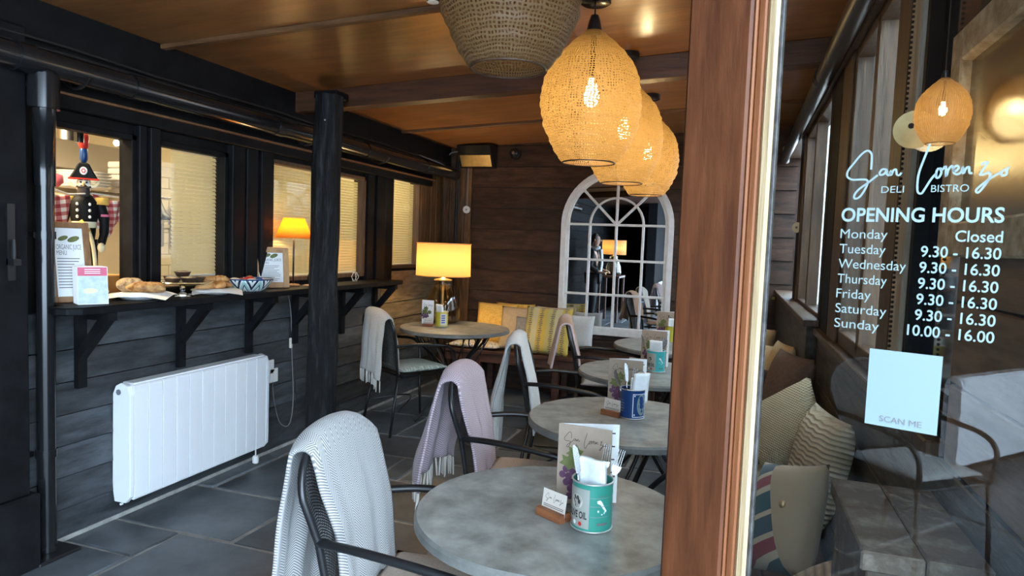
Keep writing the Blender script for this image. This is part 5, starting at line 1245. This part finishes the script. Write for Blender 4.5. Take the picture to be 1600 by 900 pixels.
for k, (x0, x1) in enumerate([(-2.66,-2.66), (-2.635,-2.64), (-2.575,-2.56)]):
    tag(MB().tube([(x0, YB-.045, 1.05), (x1, YB-.045, 2.2)], .007, 6).build('electric_cable', 'cord_black'), ['vertical black cable on the uprights nearest the window','vertical black cable second on the uprights','thin black cable beside the pale disc'][k], 'cable')
tag(MB().tube(spline([(-2.70,5.4,2.16),(-2.70,5.9,2.14),(-2.75,6.1,2.12),(-2.74,6.14,2.27),(-2.62,6.14,2.295),(-2.61,6.14,2.30)], 6), .006, 6).build('electric_cable', 'cable_grey', smooth=True), 'pale grey cable looping round the corner under the ceiling', 'cable')
# ---- bench along the back wall
bn = T('back_bench', 'dark red-brown timber bench against the back wall', 'bench', (0, 0, 0))
for k in range(4): MB().box(-2.60,-.62,5.70+k*.109,5.70+(k+1)*.109-.004,.40,.43).build('seat_plank', 'bench_wood', bn, bev=.003)
MB().box(-2.60,-.62,5.715,5.74,.32,.40).build('apron', 'bench_wood', bn, bev=.003)
for x in (-2.58,-2.24,-1.5,-.70): MB().box(x,x+.06,5.71,5.77,0,.40).build('leg', 'bench_wood', bn, bev=.003); MB().box(x,x+.06,6.06,6.12,0,.40).build('leg', 'bench_wood', bn, bev=.003)
pillow('bench_pad', .52, .40, .06, 'floral_cloth', 'flower printed seat pad on the back bench', 'cushion', (-2.27,5.90,.462), (0,0,0))
def lean(name, w, m_, label, loc, rz, back=20, roll=0, th=.13, h=None):
    o = pillow(name, w, h or w, th, m_, label, 'cushion', loc, (R(90-back), R(roll), rz)); return o
lean('scatter_cushion', .40, 'mustard', 'mustard yellow cushion at the corner end of the back bench', (-2.13,5.97,.655), R(4), 16)
lean('scatter_cushion', .40, 'mustard', 'second mustard cushion tucked behind the tan one', (-1.99,6.085,.65), R(-3), 8, th=.07)
tanp = lean('scatter_cushion', .41, 'tan_cloth', 'tan cushion with grey printed motif on the back bench', (-1.86,5.895,.635), R(2), 18, th=.11)
pillow('printed_motif', .13, .16, .004, 'grey_print', None, None, (.03,.02,.062), (0,0,0), parent=tanp)
lean('scatter_cushion', .36, 'cream_cloth', 'plain cream cushion hidden between the tan and patterned ones', (-1.60,6.06,.66), R(0), 8, th=.07)
lean('scatter_cushion', .44, 'ikat_olive', 'olive cushion with dark zigzag stripes on the back bench', (-1.58,5.795,.645), R(-3), 18, th=.11)
pk = lean('scatter_cushion', .30, 'wool_white', 'small white cushion between the olive one and the mirror', (-1.34,5.97,.64), R(-5), 12, th=.08)

# ================================================================ RIGHT SIDE behind the glass door
rb = T('side_bench', 'dark timber bench along the side windows', 'bench', (0,0,0))
for k in range(4): MB().box(-.07+k*.10,-.07+(k+1)*.10-.004,1.55,5.62,.395,.425).build('seat_plank', 'bench_wood', rb, bev=.003)
MB().box(-.055,-.03,1.56,5.6,.02,.395).build('front_panel', 'bench_wood', rb, bev=.003)
for y in (1.58,3.5,5.55): MB().box(-.03,.30,y,y+.04,.0,.395).build('leg', 'bench_wood', rb, bev=.003)
def sidep(name, m_, label, loc, w, h, rz, back, roll=0, th=.15):
    # leans on the side wall: local z (thickness) points to -x
    o = pillow(name, w, h, th, m_, label, 'cushion', loc, (0,0,0))
    o.rotation_euler = (Matrix.Rotation(R(rz), 3, 'Z') @ Matrix.Rotation(R(-90+back), 3, 'Y') @ Matrix.Rotation(R(roll), 3, 'Z')).to_euler()
    return o
sidep('scatter_cushion', 'cream_cloth', 'cream cushion farthest along the side bench', (.135,5.30,.68), .38, .38, 45, 15)
ts = sidep('scatter_cushion', 'cream_cloth', 'cream cushion with beaded edge on the side bench', (.12,4.4,.66), .42, .40, 45, 20)
b = MB(); 
for k in range(16): b.ball((-.2+k*.026, .20+.01*math.sin(k*.4), .02), .012, 8, 6)
b.build('bead_trim', 'knit_throw', ts, smooth=True)
sidep('scatter_cushion', 'cream_cloth', 'cream cushion with gathered knot behind the brown ones', (.26,3.98,.79), .27, .27, 15, 10, th=.10)
sidep('scatter_cushion', 'brown_cloth', 'chocolate brown velvet cushion standing on the side bench', (.25,3.35,.75), .42, .34, 22, 12)
sidep('scatter_cushion', 'dark_brown_cloth', 'dark brown cushion just behind the lace one', (.11,3.70,.66), .34, .26, 35, 20, th=.10)
sidep('scatter_cushion', 'lace_cream', 'cream lace edged cushion tipped on its corner', (.215,2.75,.755), .31, .31, 40, 20, 38, th=.12)
sidep('scatter_cushion', 'knit_cream', 'cream cable knit cushion against the low wall', (.285,2.33,.75), .34, .30, 14, 12, th=.13)
pw_ = sidep('scatter_cushion', 'patchwork', 'patchwork cushion of teal and red fabric with a button', (.175,2.08,.65), .33, .25, 35, 26, 18, th=.13)
MB().lathe([(0,.012),(.008,.010),(.011,.004),(.011,0)], 14).build('button', 'brass', pw_, smooth=True, loc=(.02,-.045,.060))
pillow('bolster_cushion', .30, .52, .14, 'lace_cream', 'flat cream cushion lying on the bench seat', 'cushion', (.13,2.72,.50), (0,0,R(10)))
def thr(u, v):
    x = -.05+u*.40; y = 1.57+v*.34
    z = .47+.20*max(0, u-.35)**.8*1.4*(1-.25*v)+.05*math.sin(u*7+v*3)*.5+.03*math.sin(v*9+u*2)
    return (x, y, z)
tag(MB().grid(thr, 30, 30, lambda u, v: (u*.5, v*.5)).build('knit_throw', 'knit_throw', smooth=True, solid=.02), 'cream cable knit throw heaped at the door end of the bench', 'blanket')
fb = [(.10,3.02,.46),(.10,3.02,.485),(.10,3.02,.51)]
for k in range(4):
    def ff(u, v, k=k): 
        a = u*math.pi; return (.02+.05*k*.4+.06*math.cos(a)*(.5+.1*k), 2.86+v*.22, .47+.24*math.sin(a)*(.7+.1*k)+.01*k)
    if k == 0: tf = T('folded_throw', 'dark brown throw folded over on the side bench', 'blanket', (0,0,0))
    MB().grid(ff, 14, 6).build('fold', 'dark_brown_cloth', tf, smooth=True, solid=.015)
# box built in place of a table's reflection in the door glass
pd = T('reflected_table_box', 'weathered brown box standing in for a table reflected in the door glass', 'chest', (.297,1.30,0))
MB().box(-.082,.084,-.17,.16,.0,.94).build('body', 'reflected_table_wood', pd, bev=.003)
for k in range(2): MB().box(-.092+k*.089,-.092+(k+1)*.089-.002,-.18,.17,.94,.972).build('top_plank', 'reflected_table_wood', pd, bev=.003)
# rail pipe
rp_ = T('side_gutter', 'dark metal pipe running along the top of the side windows', 'pipe', (0,0,0))
MB().tube([(.325,.95,2.235),(.325,YB-.04,2.205)], .036, 18).build('pipe', 'black_metal', rp_, autos=40)
for y in (1.9,3.4,4.9): MB().tube([(.325,y-.04,2.23),(.325,y+.04,2.229)], .043, 18).build('collar', 'black_plastic', rp_, autos=40)
# bead chain and brass discs
bc = MB()
for k in range(84): bc.ball((.372,1.885+.006*math.sin(k*.05),2.2-k*.0122), .0042, 6, 4)
tag(bc.build('bead_chain', 'black_metal'), 'black bead chain hanging beside the pale window post', 'chain')
bdx = T('brass_disc', 'pair of overlapping brass discs on the pale window post', 'disc', (.345,1.66,1.695))
dn = Vector((-.22,-.97,-.05)); du = Vector((.97,-.22,0))
MB().tube([dn*.004, dn*.007], .040, 36).build('disc', 'brass', bdx, autos=40); MB().tube([du*.028+Vector((0,0,-.008)), du*.028+Vector((0,0,-.008))+dn*.003], .040, 36).build('disc', 'steel', bdx, autos=40); MB().tube([du*-.006+Vector((0,0,.008))+dn*.006, du*-.006+Vector((0,0,.008))+dn*.0085], .006, 16).build('hole', 'ink', bdx)
# rustic mirror
rm = T('rustic_mirror', 'rustic pale wood framed mirror on the side wall', 'mirror', (.384,1.16,1.425))
for (a, d, e, f) in [(.235,.295,0,.405), (-.295,-.235,0,.405), (-.235,.235,.345,.405), (-.235,.235,0,.06)]: MB().box(-.03,0,a,d,e,f).build('frame_piece', 'rustic_frame', rm, bev=.004)
MB().box(-.012,-.004,-.235,.235,.06,.345).build('glass', 'old_mirror', rm)
# ================================================================ BEHIND THE VIEWER (seen only in the mirror and the door glass)
wyb = struct(MB().box(-1.85, -1.66, -5.6, -2.3, 0, 2.5).build('wall_yard', 'matt_board'), 'dark timber return wall of the yard')
r2 = radiator('wall_radiator', 'white ribbed radiator on the dark return wall of the yard', (-1.65, -3.75, .105))
make_chair('black metal armchair without a throw standing in the yard', (-1.05,-1.35,0), R(10), 'cushion_grey', 'pale grey seat pad on the yard chair without a throw')
ctc = T('console_table', 'dark narrow console table beside the entrance', 'table', (-2.25,-.45,0))
MB().box(-.2,.2,-.35,.35,.84,.88).build('table_top', 'bench_wood', ctc, bev=.004)
for sx in (-1,1):
    for sy in (-1,1): MB().box(sx*.17-.02,sx*.17+.02,sy*.32-.02,sy*.32+.02,0,.84).build('leg', 'bench_wood', ctc, bev=.003)
l2 = dup(gl, (-2.22,-.40,.8815), 0, 'large glass lamp with drum shade on the console table')
for ch_ in l2.children:
    if ch_.type == 'LIGHT': ch_.data = ch_.data.copy(); ch_.data.energy = 5
# ---- the person standing by the corner post
def skin_mesh(name, joints, edges, root, m_, parent, sub=2):
    keys = list(joints); ix = {k: i for i, k in enumerate(keys)}
    me = bpy.data.meshes.new(name); me.from_pydata([joints[k][0] for k in keys], [(ix[a], ix[b]) for a, b in edges], [])
    ob = bpy.data.objects.new(name, me); COL.objects.link(ob)
    md = ob.modifiers.new('skin', 'SKIN'); md.use_smooth_shade = True
    for k in keys:
        sv = me.skin_vertices[0].data[ix[k]]; r = joints[k][1]; sv.radius = r if isinstance(r, tuple) else (r, r)
    me.skin_vertices[0].data[ix[root]].use_root = True
    sd = ob.modifiers.new('smooth', 'SUBSURF'); sd.levels = sub; sd.render_levels = sub
    me.materials.append(M[m_]); ob.parent = parent
    return ob
mat('skin_tone', (.52,.31,.22), (.56,.35,.26), rough=.55, scale=20)
mat('dark_coat', (.012,.012,.014), (.020,.020,.022), rough=.85, scale=40)
mat('dark_hair', (.018,.012,.009), (.035,.024,.016), rough=.6, scale=60)
mat('grey_scarf', (.40,.41,.42), (.50,.51,.52), rough=.95, scale=60)
pe = T('person', 'person in dark coat, trousers and pale scarf standing in profile by the entrance post', 'person', (-2.45,.32,0), R(0))   # faces +x
J = {'pelvis':((0,0,.90),(.125,.10)), 'waist':((.0,0,1.05),(.11,.085)), 'chest':((.005,0,1.22),(.135,.10)), 'neckb':((-.005,0,1.37),(.06,.055)), 'neck':((.01,0,1.42),.048), 'jaw':((.03,0,1.475),(.058,.068)), 'head':((.025,0,1.55),(.074,.088)), 'crown':((.015,0,1.61),(.055,.062)),
 'hipL':((0,.085,.86),.085), 'kneeL':((.03,.09,.48),.055), 'ankL':((-.01,.09,.09),.036), 'toeL':((.13,.10,.03),.030), 'hipR':((0,-.085,.86),.085), 'kneeR':((-.01,-.09,.48),.055), 'ankR':((-.06,-.09,.09),.036), 'toeR':((.08,-.10,.03),.030),
 'shL':((0,.165,1.32),.052), 'elL':((-.03,.22,1.05),.040), 'wrL':((.14,.19,.96),.028), 'shR':((0,-.165,1.32),.052), 'elR':((-.03,-.22,1.05),.040), 'wrR':((.15,-.15,.98),.028)}
E_ = [('pelvis','waist'),('waist','chest'),('chest','neckb'),('neckb','neck'),('neck','jaw'),('jaw','head'),('head','crown'),('pelvis','hipL'),('hipL','kneeL'),('kneeL','ankL'),('ankL','toeL'),('pelvis','hipR'),('hipR','kneeR'),('kneeR','ankR'),('ankR','toeR'),('chest','shL'),('shL','elL'),('elL','wrL'),('chest','shR'),('shR','elR'),('elR','wrR')]
for s_, nm in ((1,'L'),(-1,'R')):
    w = Vector(J['wr'+nm][0]); pal = w+Vector((.055,-s_*.01,-.004)); J['pal'+nm] = (tuple(pal), (.030,.018)); E_.append(('wr'+nm,'pal'+nm))
    for k in range(4):
        a = pal+Vector((.030,s_*(.024-.016*k),.0)); b_ = a+Vector((.030-.004*abs(k-1),0,-.014)); c_ = b_+Vector((.014,0,-.026))
        J['f%s%da'%(nm,k)] = (tuple(a),.0095); J['f%s%db'%(nm,k)] = (tuple(b_),.0085); J['f%s%dc'%(nm,k)] = (tuple(c_),.0075)
        E_ += [('pal'+nm,'f%s%da'%(nm,k)),('f%s%da'%(nm,k),'f%s%db'%(nm,k)),('f%s%db'%(nm,k),'f%s%dc'%(nm,k))]
    t1 = w+Vector((.040,-s_*.034,.006)); t2 = t1+Vector((.030,-s_*.008,-.010)); J['t%sa'%nm] = (tuple(t1),.0105); J['t%sb'%nm] = (tuple(t2),.009); E_ += [('wr'+nm,'t%sa'%nm),('t%sa'%nm,'t%sb'%nm)]
skin_mesh('body', J, E_, 'pelvis', 'skin_tone', pe)
g_ = lambda k, add: (J[k][0], tuple(r+add for r in J[k][1]) if isinstance(J[k][1], tuple) else J[k][1]+add)
cj = {k: g_(k, .018) for k in ('pelvis','waist','chest','shL','elL','wrL','shR','elR','wrR')}; cj['neckb'] = ((-.005,0,1.36),(.068,.062)); cj['hem'] = ((0,0,.76),(.165,.145))
skin_mesh('coat', cj, [('hem','pelvis'),('pelvis','waist'),('waist','chest'),('chest','neckb'),('chest','shL'),('shL','elL'),('elL','wrL'),('chest','shR'),('shR','elR'),('elR','wrR')], 'pelvis', 'dark_coat', pe)
tj = {k: g_(k, .014) for k in ('pelvis','hipL','kneeL','ankL','hipR','kneeR','ankR')}
skin_mesh('trousers', tj, [('pelvis','hipL'),('hipL','kneeL'),('kneeL','ankL'),('pelvis','hipR'),('hipR','kneeR'),('kneeR','ankR')], 'pelvis', 'dark_coat', pe)
for nm in 'LR':
    a, t_ = Vector(J['ank'+nm][0]), Vector(J['toe'+nm][0]); MB().tube(spline([a+Vector((-.035,0,-.055)), a+Vector((.02,0,-.045)), t_+Vector((-.02,0,.005)), t_+Vector((.025,0,.0))], 4), [.036]*4+[.042]*4+[.036]*4+[.018], 12).build('shoe', 'white_plastic', pe, smooth=True)
def hairf(u, v):
    a = 2*math.pi*u; ph = R(-18)+v*R(108); r = math.cos(ph)
    return (.008+.098*r*math.cos(a)*(1 if math.cos(a) < .25 else .62), .086*r*math.sin(a), 1.565+.088*math.sin(ph)-(.05 if math.cos(a) < 0 else 0)*(1-v))
MB().grid(hairf, 28, 12, closed_u=True).build('hair', 'dark_hair', pe, smooth=True, solid=.008)
MB().ball((-.085,0,1.50), (.05,.06,.075)).build('hair_bun', 'dark_hair', pe, smooth=True)
MB().ball((.108,0,1.525), (.020,.014,.020)).build('nose', 'skin_tone', pe, smooth=True)
for s_ in (-1,1):
    MB().ball((.090,s_*.030,1.552), (.008,.011,.007)).build('eye', 'ink', pe, smooth=True); MB().ball((.015,s_*.082,1.535), (.016,.010,.027)).build('ear', 'skin_tone', pe, smooth=True)
MB().ball((.092,0,1.487), (.010,.022,.006)).build('mouth', 'pink_print', pe, smooth=True)
MB().tube([(.075*math.cos(a)+.005, .075*math.sin(a), 1.385+.012*math.cos(a*2)) for a in [i*math.pi/12 for i in range(24)]], .032, 10, closed=True).build('scarf', 'grey_scarf', pe, smooth=True)
MB().grid(lambda u, v: (.125+.02*math.sin(v*3)+.008*math.sin(u*12), -.05+u*.10, 1.37-v*.42), 8, 12).build('scarf_end', 'grey_scarf', pe, smooth=True, solid=.02)
